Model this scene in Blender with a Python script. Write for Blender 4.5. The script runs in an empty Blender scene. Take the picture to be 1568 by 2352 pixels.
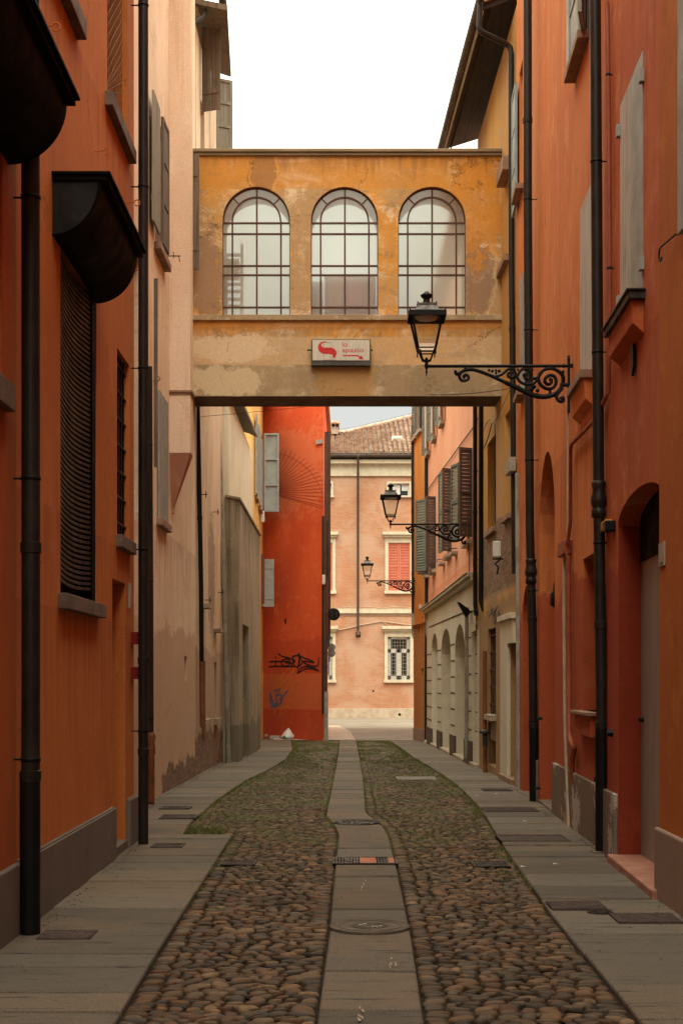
import bpy, bmesh, math, random
import numpy as np
from mathutils import Vector, Matrix, noise as mnoise
from mathutils.geometry import delaunay_2d_cdt
random.seed(7)
R = random.random
def U_(a, b): return a + (b - a) * random.random()
scene = bpy.context.scene
col = scene.collection

# ---- viewpoint constants: eye 1.6 m above the near paving, looking along +Y ----
F, CX, HY, EYE = 3267.0, 784.0, 1560.0, 1.6
def G(y):                      # height of the paving along the street (falls gently towards the far end)
    if y < 15: return 0.0
    return -0.012 * (min(y, 46) - 15)
def at(px, py, Y): return Vector(((px - CX) / F * Y, Y, EYE + (HY - py) / F * Y))
def XA(px, Y): return (px - CX) / F * Y
def ZA(py, Y): return EYE + (HY - py) / F * Y

# ---- objects, tags ----
def tag(o, label=None, cat=None, group=None, kind=None):
    if label: o['label'] = label
    if cat: o['category'] = cat
    if group: o['group'] = group
    if kind: o['kind'] = kind
    return o
def empty(name, loc, label=None, cat=None, group=None):
    o = bpy.data.objects.new(name, None); col.objects.link(o); o.location = loc
    o.empty_display_size = 0.2
    return tag(o, label, cat, group)
def wloc(p):
    v = Vector((0, 0, 0))
    while p is not None: v += p.location; p = p.parent
    return v
class MB:
    def __init__(s): s.v = []; s.f = []; s.smooth = []
    def add(s, vs, fs, smooth=False):
        o = len(s.v); s.v += [tuple(v) for v in vs]
        for f in fs: s.f.append(tuple(i + o for i in f)); s.smooth.append(smooth)
        return s
    def box(s, x0, x1, y0, y1, z0, z1):
        vs = [(x, y, z) for x in (x0, x1) for y in (y0, y1) for z in (z0, z1)]
        return s.add(vs, [(0,1,3,2),(4,6,7,5),(0,4,5,1),(2,3,7,6),(0,2,6,4),(1,5,7,3)])
    def obox(s, O, a, b, l0, l1, b0, b1, z0, z1):      # box in a horizontal frame a (along) and b (across)
        O = Vector(O); vs = []
        for l in (l0, l1):
            for w in (b0, b1):
                for z in (z0, z1):
                    p = O + a * l + b * w; vs.append((p.x, p.y, z))
        return s.add(vs, [(0,1,3,2),(4,6,7,5),(0,4,5,1),(2,3,7,6),(0,2,6,4),(1,5,7,3)])
    def hexa(s, pts):                                  # 8 pts: bottom loop then top loop
        return s.add(pts, [(0,1,2,3),(4,5,6,7),(0,1,5,4),(1,2,6,5),(2,3,7,6),(3,0,4,7)])
    def tube(s, pts, r, seg=8, caps=True, flat=None):
        pts = [Vector(p) for p in pts]; n = len(pts)
        rs = r if isinstance(r, (list, tuple)) else [r] * n
        t0 = (pts[1] - pts[0]).normalized()
        up = Vector((0, 0, 1)) if abs(t0.z) < 0.9 else Vector((1, 0, 0))
        nrm = t0.cross(up).normalized(); vs = []
        for i, p in enumerate(pts):
            t = (pts[min(i + 1, n - 1)] - pts[max(i - 1, 0)])
            if t.length < 1e-9: t = t0
            t.normalize(); nrm = (nrm - t * nrm.dot(t))
            if nrm.length < 1e-6: nrm = t.orthogonal()
            nrm.normalize(); bn = t.cross(nrm)
            for k in range(seg):
                a = 2 * math.pi * k / seg
                vs.append(p + (nrm * math.cos(a) + bn * math.sin(a)) * rs[i])
        fs = [(i*seg+k, i*seg+(k+1)%seg, (i+1)*seg+(k+1)%seg, (i+1)*seg+k) for i in range(n-1) for k in range(seg)]
        s.add(vs, fs, True)
        if caps: s.add(vs[:seg], [tuple(range(seg))]); s.add(vs[-seg:], [tuple(range(seg))])
        return s
    def lathe(s, c, prof, seg=16, smooth=True, ang=0.0):     # prof [(r,z)]
        vs = []
        for r, z in prof:
            for k in range(seg):
                a = 2 * math.pi * k / seg + ang
                vs.append((c[0] + r * math.cos(a), c[1] + r * math.sin(a), c[2] + z))
        n = len(prof)
        fs = [(i*seg+k, i*seg+(k+1)%seg, (i+1)*seg+(k+1)%seg, (i+1)*seg+k) for i in range(n-1) for k in range(seg)]
        fs += [tuple(range(seg)), tuple(range((n-1)*seg, n*seg))]
        return s.add(vs, fs, smooth)
    def prism(s, loop, d):                             # 3-D loop extruded by vector d
        n = len(loop); d = Vector(d); a = [Vector(p) for p in loop]; b = [p + d for p in a]
        return s.add(a + b, [tuple(range(n)), tuple(range(n, 2*n))] + [(i, (i+1)%n, n+(i+1)%n, n+i) for i in range(n)])
    def build(s, name, mat, parent=None, bevel=0.0, recalc=True):
        off = wloc(parent)
        me = bpy.data.meshes.new(name)
        vs = [(v[0]-off.x, v[1]-off.y, v[2]-off.z) for v in s.v]
        me.from_pydata(vs, [], s.f); me.polygons.foreach_set('use_smooth', s.smooth)
        if recalc:
            bm = bmesh.new(); bm.from_mesh(me)
            bmesh.ops.recalc_face_normals(bm, faces=bm.faces); bm.to_mesh(me); bm.free()
        me.materials.append(mat); me.update()
        o = bpy.data.objects.new(name, me); col.objects.link(o)
        if parent: o.parent = parent
        if bevel:
            m = o.modifiers.new('bevel', 'BEVEL'); m.width = bevel; m.segments = 2; m.limit_method = 'ANGLE'
        return o

# ---- a wall in plan: u along it, v = height, w = out towards the street ----
class Wall:
    def __init__(s, x0, y0, x1, y1, side):             # side +1: street lies to +X ; -1: to -X
        s.P0 = Vector((x0, y0)); e = Vector((x1, y1)) - s.P0; s.L = e.length; s.d = e.normalized()
        s.n = Vector((s.d.y, -s.d.x)) * side
        s.a = Vector((s.d.x, s.d.y, 0)); s.b = Vector((s.n.x, s.n.y, 0))
    def U(s, px, w=0.0):
        k = (px - CX) / F
        return (k * (s.P0.y + w*s.n.y) - s.P0.x - w*s.n.x) / (s.d.x - k * s.d.y)
    def V(s, px, py, w=0.0):
        u = s.U(px, w); Y = s.P0.y + u*s.d.y + w*s.n.y
        return ZA(py, Y)
    def P(s, u, v, w=0.0):
        q = s.P0 + s.d*u + s.n*w; return Vector((q.x, q.y, v))
    def pp(s, px, py, w=0.0): return s.P(s.U(px, w), s.V(px, py, w), w)
    def y(s, u): return s.P0.y + s.d.y*u
    def box(s, mb, u0, u1, v0, v1, w0, w1):
        return mb.obox((s.P0.x, s.P0.y, 0), s.a, s.b, u0, u1, w0, w1, v0, v1)
def inpoly(p, poly):
    x, y = p; r = False; j = len(poly) - 1
    for i in range(len(poly)):
        xi, yi = poly[i]; xj, yj = poly[j]
        if (yi > y) != (yj > y) and x < (xj-xi)*(y-yi)/(yj-yi)+xi: r = not r
        j = i
    return r
def rect(u0, u1, v0, v1): return [(u0, v0), (u1, v0), (u1, v1), (u0, v1)]
def archp(u0, u1, v0, vs, rise, n=12):                 # opening with an arched head
    c = (u0+u1)/2; h = (u1-u0)/2; p = [(u0, v0), (u1, v0)]
    for i in range(n+1):
        t = math.pi * i / n; p.append((c + h*math.cos(t), vs + rise*math.sin(t)))
    return p
def facade(mb, w, outline, holes, w0=0.0):             # holes: [(poly, depth)]
    pts = []; edges = []
    for lp in [outline] + [h[0] for h in holes]:
        o = len(pts); pts += [Vector(p) for p in lp]; edges += [(o+i, o+(i+1) % len(lp)) for i in range(len(lp))]
    vo, _, fo, _, _, _ = delaunay_2d_cdt(pts, edges, [], 0, 1e-5)
    vs = [w.P(p.x, p.y, w0) for p in vo]; fs = []
    for f in fo:
        c = (sum(vo[i].x for i in f)/len(f), sum(vo[i].y for i in f)/len(f))
        if not inpoly(c, outline) or any(inpoly(c, h[0]) for h in holes): continue
        fs.append(tuple(f))
    mb.add(vs, fs)
    for poly, dep in holes:
        n = len(poly); a = [w.P(p[0], p[1], w0) for p in poly]; b = [w.P(p[0], p[1], w0-dep) for p in poly]
        mb.add(a + b, [(i, (i+1) % n, n+(i+1) % n, n+i) for i in range(n)])

# ---- node helper ----
class NT:
    def __init__(s, name):
        s.m = bpy.data.materials.new(name); s.m.use_nodes = True; s.t = s.m.node_tree
        s.t.nodes.clear(); s.out = s.t.nodes.new('ShaderNodeOutputMaterial')
        g = s.t.nodes.new('ShaderNodeNewGeometry'); s.pos = g.outputs['Position']; s.geo = g
    def put(s, sock, v):
        if isinstance(v, bpy.types.NodeSocket): s.t.links.new(v, sock)
        elif isinstance(v, (tuple, list)) and len(v) == 3 and sock.type == 'RGBA': sock.default_value = (*v, 1)
        else: sock.default_value = v
    def math(s, op, a, b=0.5, clamp=False):
        n = s.t.nodes.new('ShaderNodeMath'); n.operation = op; n.use_clamp = clamp
        s.put(n.inputs[0], a); s.put(n.inputs[1], b); return n.outputs[0]
    def mix(s, f, a, b, mode='MIX'):
        n = s.t.nodes.new('ShaderNodeMix'); n.data_type = 'RGBA'; n.blend_type = mode
        s.put(n.inputs['Factor'], f); s.put(n.inputs[6], a); s.put(n.inputs[7], b); return n.outputs[2]
    def scale(s, vec, sx, sy, sz):
        n = s.t.nodes.new('ShaderNodeVectorMath'); n.operation = 'MULTIPLY'
        s.put(n.inputs[0], vec); n.inputs[1].default_value = (sx, sy, sz); return n.outputs[0]
    def vadd(s, a, b):
        n = s.t.nodes.new('ShaderNodeVectorMath'); n.operation = 'ADD'; s.put(n.inputs[0], a); s.put(n.inputs[1], b); return n.outputs[0]
    def noise(s, vec, sc, det=4, ro=0.55, dist=0.0, colr=False):
        n = s.t.nodes.new('ShaderNodeTexNoise'); s.put(n.inputs['Vector'], vec)
        n.inputs['Scale'].default_value = sc; n.inputs['Detail'].default_value = det
        n.inputs['Roughness'].default_value = ro; n.inputs['Distortion'].default_value = dist
        return n.outputs['Color' if colr else 'Fac']
    def sm(s, v, a, b, lo=0.0, hi=1.0):
        n = s.t.nodes.new('ShaderNodeMapRange'); n.interpolation_type = 'SMOOTHSTEP'
        s.put(n.inputs[0], v); n.inputs[1].default_value = a; n.inputs[2].default_value = b
        n.inputs[3].default_value = lo; n.inputs[4].default_value = hi; return n.outputs[0]
    def sep(s, v):
        n = s.t.nodes.new('ShaderNodeSeparateXYZ'); s.put(n.inputs[0], v); return n.outputs
    def comb(s, x, y, z):
        n = s.t.nodes.new('ShaderNodeCombineXYZ')
        for i, v in enumerate((x, y, z)): s.put(n.inputs[i], v)
        return n.outputs[0]
    def bump(s, h, strength=0.3, dist=0.01):
        n = s.t.nodes.new('ShaderNodeBump'); n.inputs['Strength'].default_value = strength
        n.inputs['Distance'].default_value = dist; s.put(n.inputs['Height'], h); return n.outputs[0]
    def pbr(s, colr, rough=0.8, metal=0.0, normal=None, spec=0.35, **kw):
        n = s.t.nodes.new('ShaderNodeBsdfPrincipled'); s.put(n.inputs['Base Color'], colr)
        s.put(n.inputs['Roughness'], rough); n.inputs['Metallic'].default_value = metal
        n.inputs['Specular IOR Level'].default_value = spec
        if normal is not None: s.put(n.inputs['Normal'], normal)
        for k, v in kw.items(): s.put(n.inputs[k.replace('_', ' ')], v)
        s.t.links.new(n.outputs[0], s.out.inputs[0]); s.b = n; return s.m

def sc(c, k): return tuple(min(1, x*k) for x in c)
def stucco(name, c1, c2, c3, streak=(0.25, None), lower=None, brick=None, blobs=(), bands=(), wash=None, drips=(), crack=.5, chips=None, k=1.0, bump=0.35, grime=0.3, big=0.6, rough=0.92, peel=None, seed=0.0):
    """lime plaster: two tones in clouds, thin vertical wash streaks, grime freckles, tide marks, bared brick"""
    KK = k; t = NT(name); p = t.vadd(t.pos, (seed*3.1, seed*1.7, seed)); X, Y, Z = t.sep(t.pos)
    n1 = t.noise(t.scale(p, 1, 1, .6), big, 5, .6, .6); n2 = t.noise(p, 2.6, 6, .7, .3)
    st = t.noise(t.scale(p, 9, 9, .45), 1.0, 5, .6, .2); fi = t.noise(p, 55, 3, .7)
    c = t.mix(t.sm(n1, .38, .62), c1, c2)
    c = t.mix(t.math('MULTIPLY', t.sm(n2, .5, .72), .65), c, c3)
    if streak[0]:
        c = t.mix(t.math('MULTIPLY', t.sm(st, .5, .75), streak[0]), c, streak[1] or sc(c1, .55))
        st2 = t.noise(t.scale(p, 14, 14, .3), 1.0, 4, .6)
        c = t.mix(t.math('MULTIPLY', t.sm(st2, .56, .8), streak[0]*.8), c, sc(c2, 1.45))
    hb = t.math('MULTIPLY', n2, .5)
    for col_, th_, am_, ws in (wash or ()):
        wn = t.noise(t.scale(p, ws, ws, ws*1.8), 1.0, 7, .78, .7); c = t.mix(t.math('MULTIPLY', t.sm(wn, th_, th_+.12), am_), c, col_)
    def distz(amp, sc_=1.3):
        return t.math('MULTIPLY', t.math('SUBTRACT', t.noise(p, sc_, 6, .65), .5), amp)
    if lower:                                            # (colour, height, raggedness, amount)
        zz = t.math('ADD', Z, distz(lower[2]*2, .9))
        m = t.math('MULTIPLY', t.sm(zz, lower[1]-.06, lower[1]+.06, 1, 0), lower[3]); c = t.mix(m, c, lower[0])
    for colr, z0, z1, am in bands:
        zz = t.math('ADD', Z, distz(.12, 2))
        m = t.math('MULTIPLY', t.sm(zz, z0-.02, z0+.02), t.sm(zz, z1-.02, z1+.02, 1, 0)); c = t.mix(t.math('MULTIPLY', m, am), c, colr)
    for colr, (ax, a0), z0, ru, rz, am in blobs:         # (colour, (axis, centre), z, radii, amount)
        q = t.math('DIVIDE', t.math('SUBTRACT', {'x': X, 'y': Y}[ax], a0), ru); r = t.math('DIVIDE', t.math('SUBTRACT', Z, z0), rz)
        d = t.math('ADD', t.math('ADD', t.math('MULTIPLY', q, q), t.math('MULTIPLY', r, r)), t.math('ADD', distz(2.6, 2.2), distz(1.6, 11)))
        m = t.math('MULTIPLY', t.sm(d, .6, 1.0, 1, 0), am); rim = t.math('MULTIPLY', t.math('MULTIPLY', t.sm(d, .98, 1.06), t.sm(d, 1.1, 1.22, 1, 0)), am*.3); c = t.mix(rim, c, sc(c3, 1.15)); c = t.mix(m, c, colr); hb = t.math('SUBTRACT', hb, t.math('MULTIPLY', m, .8))
    if peel:                                             # (colour, threshold, scale)
        m = t.sm(t.noise(p, peel[2], 7, .68, .5), peel[1], peel[1]+.02); c = t.mix(m, c, peel[0]); hb = t.math('SUBTRACT', hb, m)
    if brick:                                            # (z_max, raggedness, y_min, y_max, amount)
        b = t.t.nodes.new('ShaderNodeTexBrick'); t.put(b.inputs['Vector'], t.comb(t.math('ADD', Y, t.math('MULTIPLY', X, .7)), Z, 0.0))
        b.inputs['Scale'].default_value = 1; b.inputs['Brick Width'].default_value = .26; b.inputs['Row Height'].default_value = .07
        b.inputs['Mortar Size'].default_value = .009; b.inputs['Mortar Smooth'].default_value = .3
        for k, v in (('Color1', brick[5]), ('Color2', sc(brick[5], .6)), ('Mortar', (.2, .16, .12))): b.inputs[k].default_value = (*v, 1)
        m = t.sm(t.math('ADD', Z, distz(brick[1]*2, 1.6)), brick[0]-.03, brick[0]+.03, 1, 0)
        if brick[2] is not None:
            yy = t.math('ADD', Y, distz(1.0, 1.5)); m = t.math('MULTIPLY', m, t.math('MULTIPLY', t.sm(yy, brick[2]-.1, brick[2]+.1), t.sm(yy, brick[3]-.1, brick[3]+.1, 1, 0)))
        if brick[4] is not None: m = t.math('MULTIPLY', m, t.sm(Z, brick[4]-.1, brick[4]+.1))
        c = t.mix(m, c, b.outputs['Color']); hb = t.math('SUBTRACT', hb, t.math('MULTIPLY', m, t.math('ADD', 1.0, t.math('MULTIPLY', b.outputs['Fac'], .8))))
    for z0, ln, colr, am in drips:                       # run-off stains below a ledge
        dn = t.noise(t.scale(p, 7, 7, .25), 1.0, 5, .7, .3); k = t.math('DIVIDE', t.math('SUBTRACT', z0, Z), ln)
        m = t.math('MULTIPLY', t.sm(t.math('SUBTRACT', dn, t.math('MULTIPLY', k, .3)), .36, .56), t.sm(Z, z0, z0+.02, 1, 0))
        c = t.mix(t.math('MULTIPLY', m, am), c, colr)
    if chips:                                            # small flaked spots, (colour, threshold)
        m = t.sm(t.noise(t.scale(p, 5, 5, 2.2), 1.0, 8, .72, .6), chips[1], chips[1]+.015); c = t.mix(m, c, chips[0]); hb = t.math('SUBTRACT', hb, m)
    if crack:
        vo = t.t.nodes.new('ShaderNodeTexVoronoi'); vo.feature = 'DISTANCE_TO_EDGE'; vo.inputs['Scale'].default_value = .7
        wv = t.scale(t.noise(p, 3.5, 6, .7, colr=True), .5, .5, .5); t.put(vo.inputs['Vector'], t.vadd(t.scale(p, 1, 1, .8), wv))
        m = t.math('MULTIPLY', t.sm(vo.outputs['Distance'], .0015, .006, 1, 0), t.sm(t.noise(p, .9, 3), .52, .58)); c = t.mix(t.math('MULTIPLY', m, crack), c, sc(c1, .25)); hb = t.math('SUBTRACT', hb, t.math('MULTIPLY', m, .6))
    sp = t.sm(t.noise(t.scale(p, 26, 26, 26), 1.0, 2, .5), .72, .76); c = t.mix(t.math('MULTIPLY', sp, .35), c, sc(c1, .4))
    g = t.sm(t.noise(p, 6, 8, .75, .4), .56, .78); c = t.mix(t.math('MULTIPLY', g, grime), c, sc(c1, .35))
    c = t.mix(1.0, c, t.comb(*([t.sm(fi, .2, .8, .86*KK, 1.12*KK)]*3)), 'MULTIPLY')
    h = t.math('ADD', hb, t.math('ADD', t.math('MULTIPLY', fi, .12), t.math('MULTIPLY', t.noise(p, 14, 4, .6), .35)))
    return t.pbr(c, rough, normal=t.bump(h, bump, .02), spec=.2)
def plain(name, c, rough=.6, metal=0.0, var=.25, scale_=4, bump=.1, c2=None, stretch=(1, 1, 1), spec=.35):
    t = NT(name); p = t.scale(t.pos, *stretch); n = t.noise(p, scale_, 6, .65, .2); f = t.noise(t.pos, scale_*14, 3)
    cc = t.mix(t.sm(n, .35, .7), c, c2 or sc(c, 1-var)); cc = t.mix(1.0, cc, t.comb(*([t.sm(f, .2, .8, 1-var*.4, 1+var*.3)]*3)), 'MULTIPLY')
    return t.pbr(cc, t.sm(n, .3, .7, rough*.8, min(1, rough*1.15)), metal, t.bump(t.math('ADD', n, t.math('MULTIPLY', f, .3)), bump, .006), spec)
def wood(name, c, c2, rough=.8, axis='z'):
    t = NT(name); s = (22, 22, .7) if axis == 'z' else (22, 1, 22)
    n = t.noise(t.scale(t.pos, *s), 1, 6, .7, .5); m = t.noise(t.pos, 3, 5, .6)
    cc = t.mix(t.sm(n, .35, .7), c, c2); cc = t.mix(t.math('MULTIPLY', t.sm(m, .5, .75), .4), cc, sc(c2, .6))
    return t.pbr(cc, rough, normal=t.bump(n, .4, .004), spec=.2)
# ================= materials =================
M = {}
OR1, OR2, OR3 = (.52,.13,.032), (.44,.10,.024), (.58,.17,.05)
M['orange_l0'] = stucco('plaster_burnt_orange', (.54,.135,.03), (.46,.11,.025), (.6,.165,.042), (.25, None), drips=[(3.2, 1.8, (.3,.07,.02), .4)], seed=1, k=0.97, bump=.3, grime=.1)
M['orange_l1'] = stucco('plaster_orange', (.64,.2,.05), (.56,.165,.042), (.7,.25,.075), (.28, None), drips=[(2.1, 1.5, (.34,.085,.03), .45), (6.5, 1.2, (.38,.1,.03), .4), (2.8, 1.2, (.36,.09,.03), .4)], seed=2, k=0.97, bump=.3, grime=.1)
M['beige_pink'] = stucco('plaster_pink_beige', (.84,.64,.47), (.78,.57,.4), (.88,.74,.6), (.35, (.52,.33,.22)), wash=[((.55,.36,.23), .55, .5, .8)], drips=[(3.75, 1.5, (.4,.25,.16), .4), (7.6, 1.5, (.45,.28,.18), .4)],
    lower=((.46,.28,.17), 2.35, .6, .6), brick=(.26, .45, 20.5, 30, None, (.3,.18,.12)), seed=3, k=1.06, grime=.35, peel=None)
M['pink_flue'] = stucco('plaster_pink_flue', (.82,.62,.46), (.76,.55,.4), (.86,.68,.53), (.3, (.4,.2,.12)), seed=4, grime=.2)
M['rose_worn'] = stucco('plaster_worn_rose', (.78,.6,.44), (.66,.48,.34), (.84,.7,.55), (.5, (.22,.12,.08)), lower=((.34,.19,.12), 2.2, .5, .5),
    brick=(.55, .5, 24, 31, None, (.33,.2,.13)), blobs=[((.22,.11,.075), ('y', 28.2), 3.6, .7, 1.4, .55)], seed=5, grime=.4)
M['grey_render'] = stucco('render_grey_cream', (.74,.68,.54), (.66,.6,.47), (.8,.74,.61), (.4, (.28,.24,.16)), seed=6, grime=.3)
M['grey_dark'] = stucco('render_dark_grey', (.38,.31,.22), (.3,.24,.165), (.48,.4,.29), (.85, (.09,.07,.05)), drips=[(5.45, 2.0, (.05,.045,.03), .7)], lower=((.12,.1,.07), .6, .5, .6), seed=7, grime=.6)
M['yellow'] = stucco('plaster_yellow', (.75,.47,.17), (.7,.4,.13), (.78,.52,.22), (.3, (.4,.2,.08)), lower=((.5,.26,.1), 1.5, .8, .7), seed=8)
M['red'] = stucco('plaster_red', (.7,.115,.035), (.62,.085,.027), (.78,.2,.075), (.12, None), big=.45,
    bands=[((.62,.15,.055), .62, 1.78, .75)], lower=((.42,.05,.022), 2.9, .5, .45), blobs=[((.72,.22,.1), ('x', -1.8), 8.4, 1.6, 1.6, .5)], seed=9, k=1.0, grime=.15, bump=.2)
M['far_brick'] = None
M['bridge'] = stucco('plaster_ochre_weathered', (.64,.31,.07), (.46,.3,.15), (.76,.58,.37), (.5, (.4,.23,.11)), big=.55, seed=10, grime=.45, wash=[((.8,.66,.46), .52, .7, .8), ((.72,.31,.03), .55, .8, .9), ((.3,.19,.1), .52, .75, 1.7), ((.86,.72,.5), .6, .7, 3.0)],
    drips=[(10.62, .5, (.24,.12,.05), .45), (7.66, .3, (.26,.14,.07), .35)], crack=.8, chips=((.5,.36,.22), .68), bands=[((.6,.26,.045), 10.05, 11, .6), ((.62,.26,.05), 7.62, 7.85, .6), ((.66,.5,.32), 6.98, 7.5, .5), ((.5,.33,.17), 8.0, 8.6, .4)],
    blobs=[((.36,.22,.13), ('x', -2.35), 8.6, .45, .75, .9), ((.34,.21,.13), ('x', 2.35), 8.6, .3, .75, .95),
           ((.78,.62,.42), ('x', -1.9), 7.3, .8, .28, .7), ((.3,.16,.08), ('x', -1.35), 10.35, .22, .35, .6), ((.68,.28,.04), ('x', 2.3), 9.6, .5, 1.0, .7)], bump=.5)
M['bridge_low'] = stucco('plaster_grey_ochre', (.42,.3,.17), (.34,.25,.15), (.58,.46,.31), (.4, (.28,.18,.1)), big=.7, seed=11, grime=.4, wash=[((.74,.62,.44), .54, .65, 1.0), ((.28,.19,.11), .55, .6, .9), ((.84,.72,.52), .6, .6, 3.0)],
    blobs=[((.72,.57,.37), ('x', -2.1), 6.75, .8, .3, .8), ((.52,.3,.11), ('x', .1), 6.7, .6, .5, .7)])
M['ochre'] = stucco('plaster_ochre_shabby', (.56,.3,.08), (.48,.26,.1), (.46,.32,.18), (.45, (.22,.12,.06)), wash=[((.3,.19,.11), .57, .6, 1.5)], lower=((.3,.19,.1), 3.0, .6, .75),
    brick=(4.35, .35, 22.3, 27.9, 3.1, (.33,.19,.11)), seed=12, grime=.4, bump=.5)
M['salmon'] = stucco('plaster_salmon', (.74,.35,.21), (.7,.31,.18), (.78,.42,.27), (.18, (.45,.16,.08)), bands=[((.6,.2,.1), 3.7, 4.1, .55)], seed=13, k=1.0, grime=.15)
M['beige_ground'] = stucco('stucco_pale_beige', (.66,.6,.47), (.6,.53,.41), (.72,.66,.54), (.35, (.36,.3,.22)), seed=14, grime=.3)
M['orange_end'] = stucco('plaster_amber', (.62,.25,.05), (.52,.2,.04), (.66,.3,.08), (.3, (.3,.12,.04)), lower=((.4,.17,.06), 3.3, .2, .7), seed=15)
M['orange_r3'] = stucco('plaster_terracotta', (.7,.235,.075), (.62,.185,.055), (.78,.36,.16), (.6, (.44,.11,.045)), lower=((.42,.075,.03), 2.7, .8, .8), chips=((.66,.45,.34), .675), drips=[(4.2, 1.6, (.42,.09,.035), .5)], big=.5, seed=16, k=0.9, grime=.15)
M['orange_r2'] = stucco('plaster_rust_red', (.6,.165,.05), (.52,.12,.035), (.7,.29,.14), (.65, (.34,.075,.03)), lower=((.36,.055,.024), 2.5, .8, .85), chips=((.62,.4,.3), .67), drips=[(4.3, 1.8, (.36,.075,.03), .5)], wash=[((.62,.3,.18), .58, .45, .7)], big=.5, seed=17, k=0.9, grime=.2)
M['orange_r1'] = stucco('plaster_deep_orange', (.55,.17,.03), (.48,.135,.024), (.6,.22,.05), (.45, None), seed=18, k=0.93, grime=.1)
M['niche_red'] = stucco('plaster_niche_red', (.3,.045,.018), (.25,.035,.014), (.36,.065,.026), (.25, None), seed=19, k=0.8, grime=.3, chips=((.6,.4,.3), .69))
M['plinth_grey'] = stucco('cement_plinth', (.24,.195,.16), (.21,.17,.14), (.28,.23,.19), (.1, None), seed=20, k=0.8, grime=.35, chips=((.16,.13,.1), .68), bump=.35)
M['plinth_peel'] = stucco('cement_plinth_flaking', (.25,.18,.14), (.2,.14,.11), (.3,.22,.17), (.2, None), peel=((.56,.47,.4), .545, 1.1), seed=21, k=0.8, grime=.35)
M['plinth_tan'] = stucco('cement_plinth_tan', (.33,.23,.17), (.29,.2,.15), (.38,.27,.2), (.1, None), seed=22, grime=.2)
M['sill'] = plain('stone_sill', (.2,.145,.115), .85, var=.3, bump=.25)
M['sill_warm'] = plain('stone_sill_warm', (.33,.2,.13), .85, var=.3, bump=.25)
M['sill_pale'] = plain('stone_sill_pale', (.42,.33,.24), .85, var=.3, bump=.25)
M['iron'] = plain('black_painted_iron', (.007,.0065,.006), .5, var=.4, bump=.15, spec=.2)
M['pipe_dark'] = plain('dark_brown_downpipe', (.014,.0105,.009), .48, var=.5, c2=(.026,.017,.012), bump=.25, scale_=6, spec=.3)
M['pipe_brown'] = plain('brown_downpipe', (.07,.045,.032), .55, var=.3, c2=(.05,.03,.022), spec=.25)
M['pipe_pale'] = plain('pale_grey_downpipe', (.36,.33,.27), .7, var=.3, c2=(.24,.21,.17))
M['pipe_red'] = plain('red_painted_conduit', (.34,.08,.035), .6, var=.3)
M['pipe_beige'] = plain('beige_conduit', (.52,.38,.27), .6, var=.3)
M['pipe_rust'] = plain('rusty_copper_pipe', (.22,.075,.028), .65, var=.4)
M['hood'] = plain('black_sheet_metal', (.003,.0027,.0025), .7, var=.4, c2=(.006,.005,.0045), spec=.06)
M['hood_end'] = plain('dull_dark_metal', (.02,.02,.019), .7, var=.5, c2=(.009,.009,.009), spec=.15)
M['dark'] = plain('dark_interior', (.012,.009,.007), .9, var=.4, spec=.1)
M['glass_dark'] = plain('dark_window_glass', (.02,.02,.02), .12, var=.2, bump=0, spec=.5)
M['slat'] = plain('dark_wood_slats', (.06,.042,.03), .6, var=.4, bump=.2)
M['frame_white'] = plain('white_painted_wood', (.62,.6,.55), .6, var=.2)
M['wood_grey'] = wood('weathered_grey_wood', (.3,.27,.22), (.16,.13,.1))
M['wood_brown'] = wood('weathered_brown_wood', (.2,.15,.11), (.1,.07,.05))
M['wood_pale'] = wood('flaking_pale_wood', (.58,.54,.48), (.3,.25,.21))
M['shutter_grey'] = plain('grey_shutter_paint', (.33,.34,.31), .65, var=.2)
M['shutter_blue'] = plain('blue_grey_shutter_paint', (.34,.38,.37), .65, var=.2)
M['shutter_green'] = plain('green_grey_shutter_paint', (.15,.17,.14), .6, var=.2)
M['shutter_brown'] = plain('brown_shutter_paint', (.105,.08,.068), .6, var=.25)
M['shutter_red'] = plain('red_shutter_paint', (.6,.17,.1), .6, var=.15)
M['door_grey'] = plain('taupe_painted_door', (.31,.25,.21), .6, var=.15, stretch=(1,1,.3))
M['door_wood'] = wood('dark_door_wood', (.16,.1,.06), (.08,.05,.03))
M['step_pink'] = plain('pinkish_stone_step', (.42,.19,.13), .7, var=.3)
M['white_box'] = plain('white_plastic', (.66,.63,.56), .5, var=.12)
M['grey_box'] = plain('grey_plastic', (.38,.35,.3), .6, var=.15)
M['yellow_box'] = plain('yellow_plastic', (.6,.28,.03), .5, var=.15)
M['red_box'] = plain('red_plastic', (.25,.01,.012), .4, var=.1)
M['roof_tile'] = plain('terracotta_roof_tile', (.55,.33,.23), .9, var=.4, scale_=5, c2=(.38,.22,.15))
M['soffit'] = wood('dark_eave_boards', (.05,.035,.025), (.02,.015,.011), axis='y')
M['cream'] = plain('cream_painted_stone', (.6,.53,.39), .8, var=.15, c2=(.5,.43,.31))
M['cream_base'] = plain('cream_base_stucco', (.5,.41,.3), .85, var=.3, c2=(.4,.3,.21))
M['pink_corbel'] = stucco('plaster_corbel_shaded', (.5,.24,.15), (.44,.2,.13), (.55,.3,.2), (.2, None), seed=30)  # shade of the downward faces put into this darker pink
M['muntin'] = plain('rusty_brown_glazing_bar', (.1,.042,.026), .7, var=.3)
M['granite_dark'] = plain('speckled_dark_granite', (.12,.095,.07), .7, var=.6, scale_=30)
M['beam_under'] = plain('shaded_brown_plaster', (.13,.07,.04), .9, var=.4, c2=(.09,.045,.028), scale_=2)  # shade under the bridge put into the colour, darker than the beam
M['rust'] = plain('rusty_iron_plate', (.085,.055,.045), .8, var=.5, c2=(.05,.036,.03), scale_=12, bump=.4)
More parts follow.
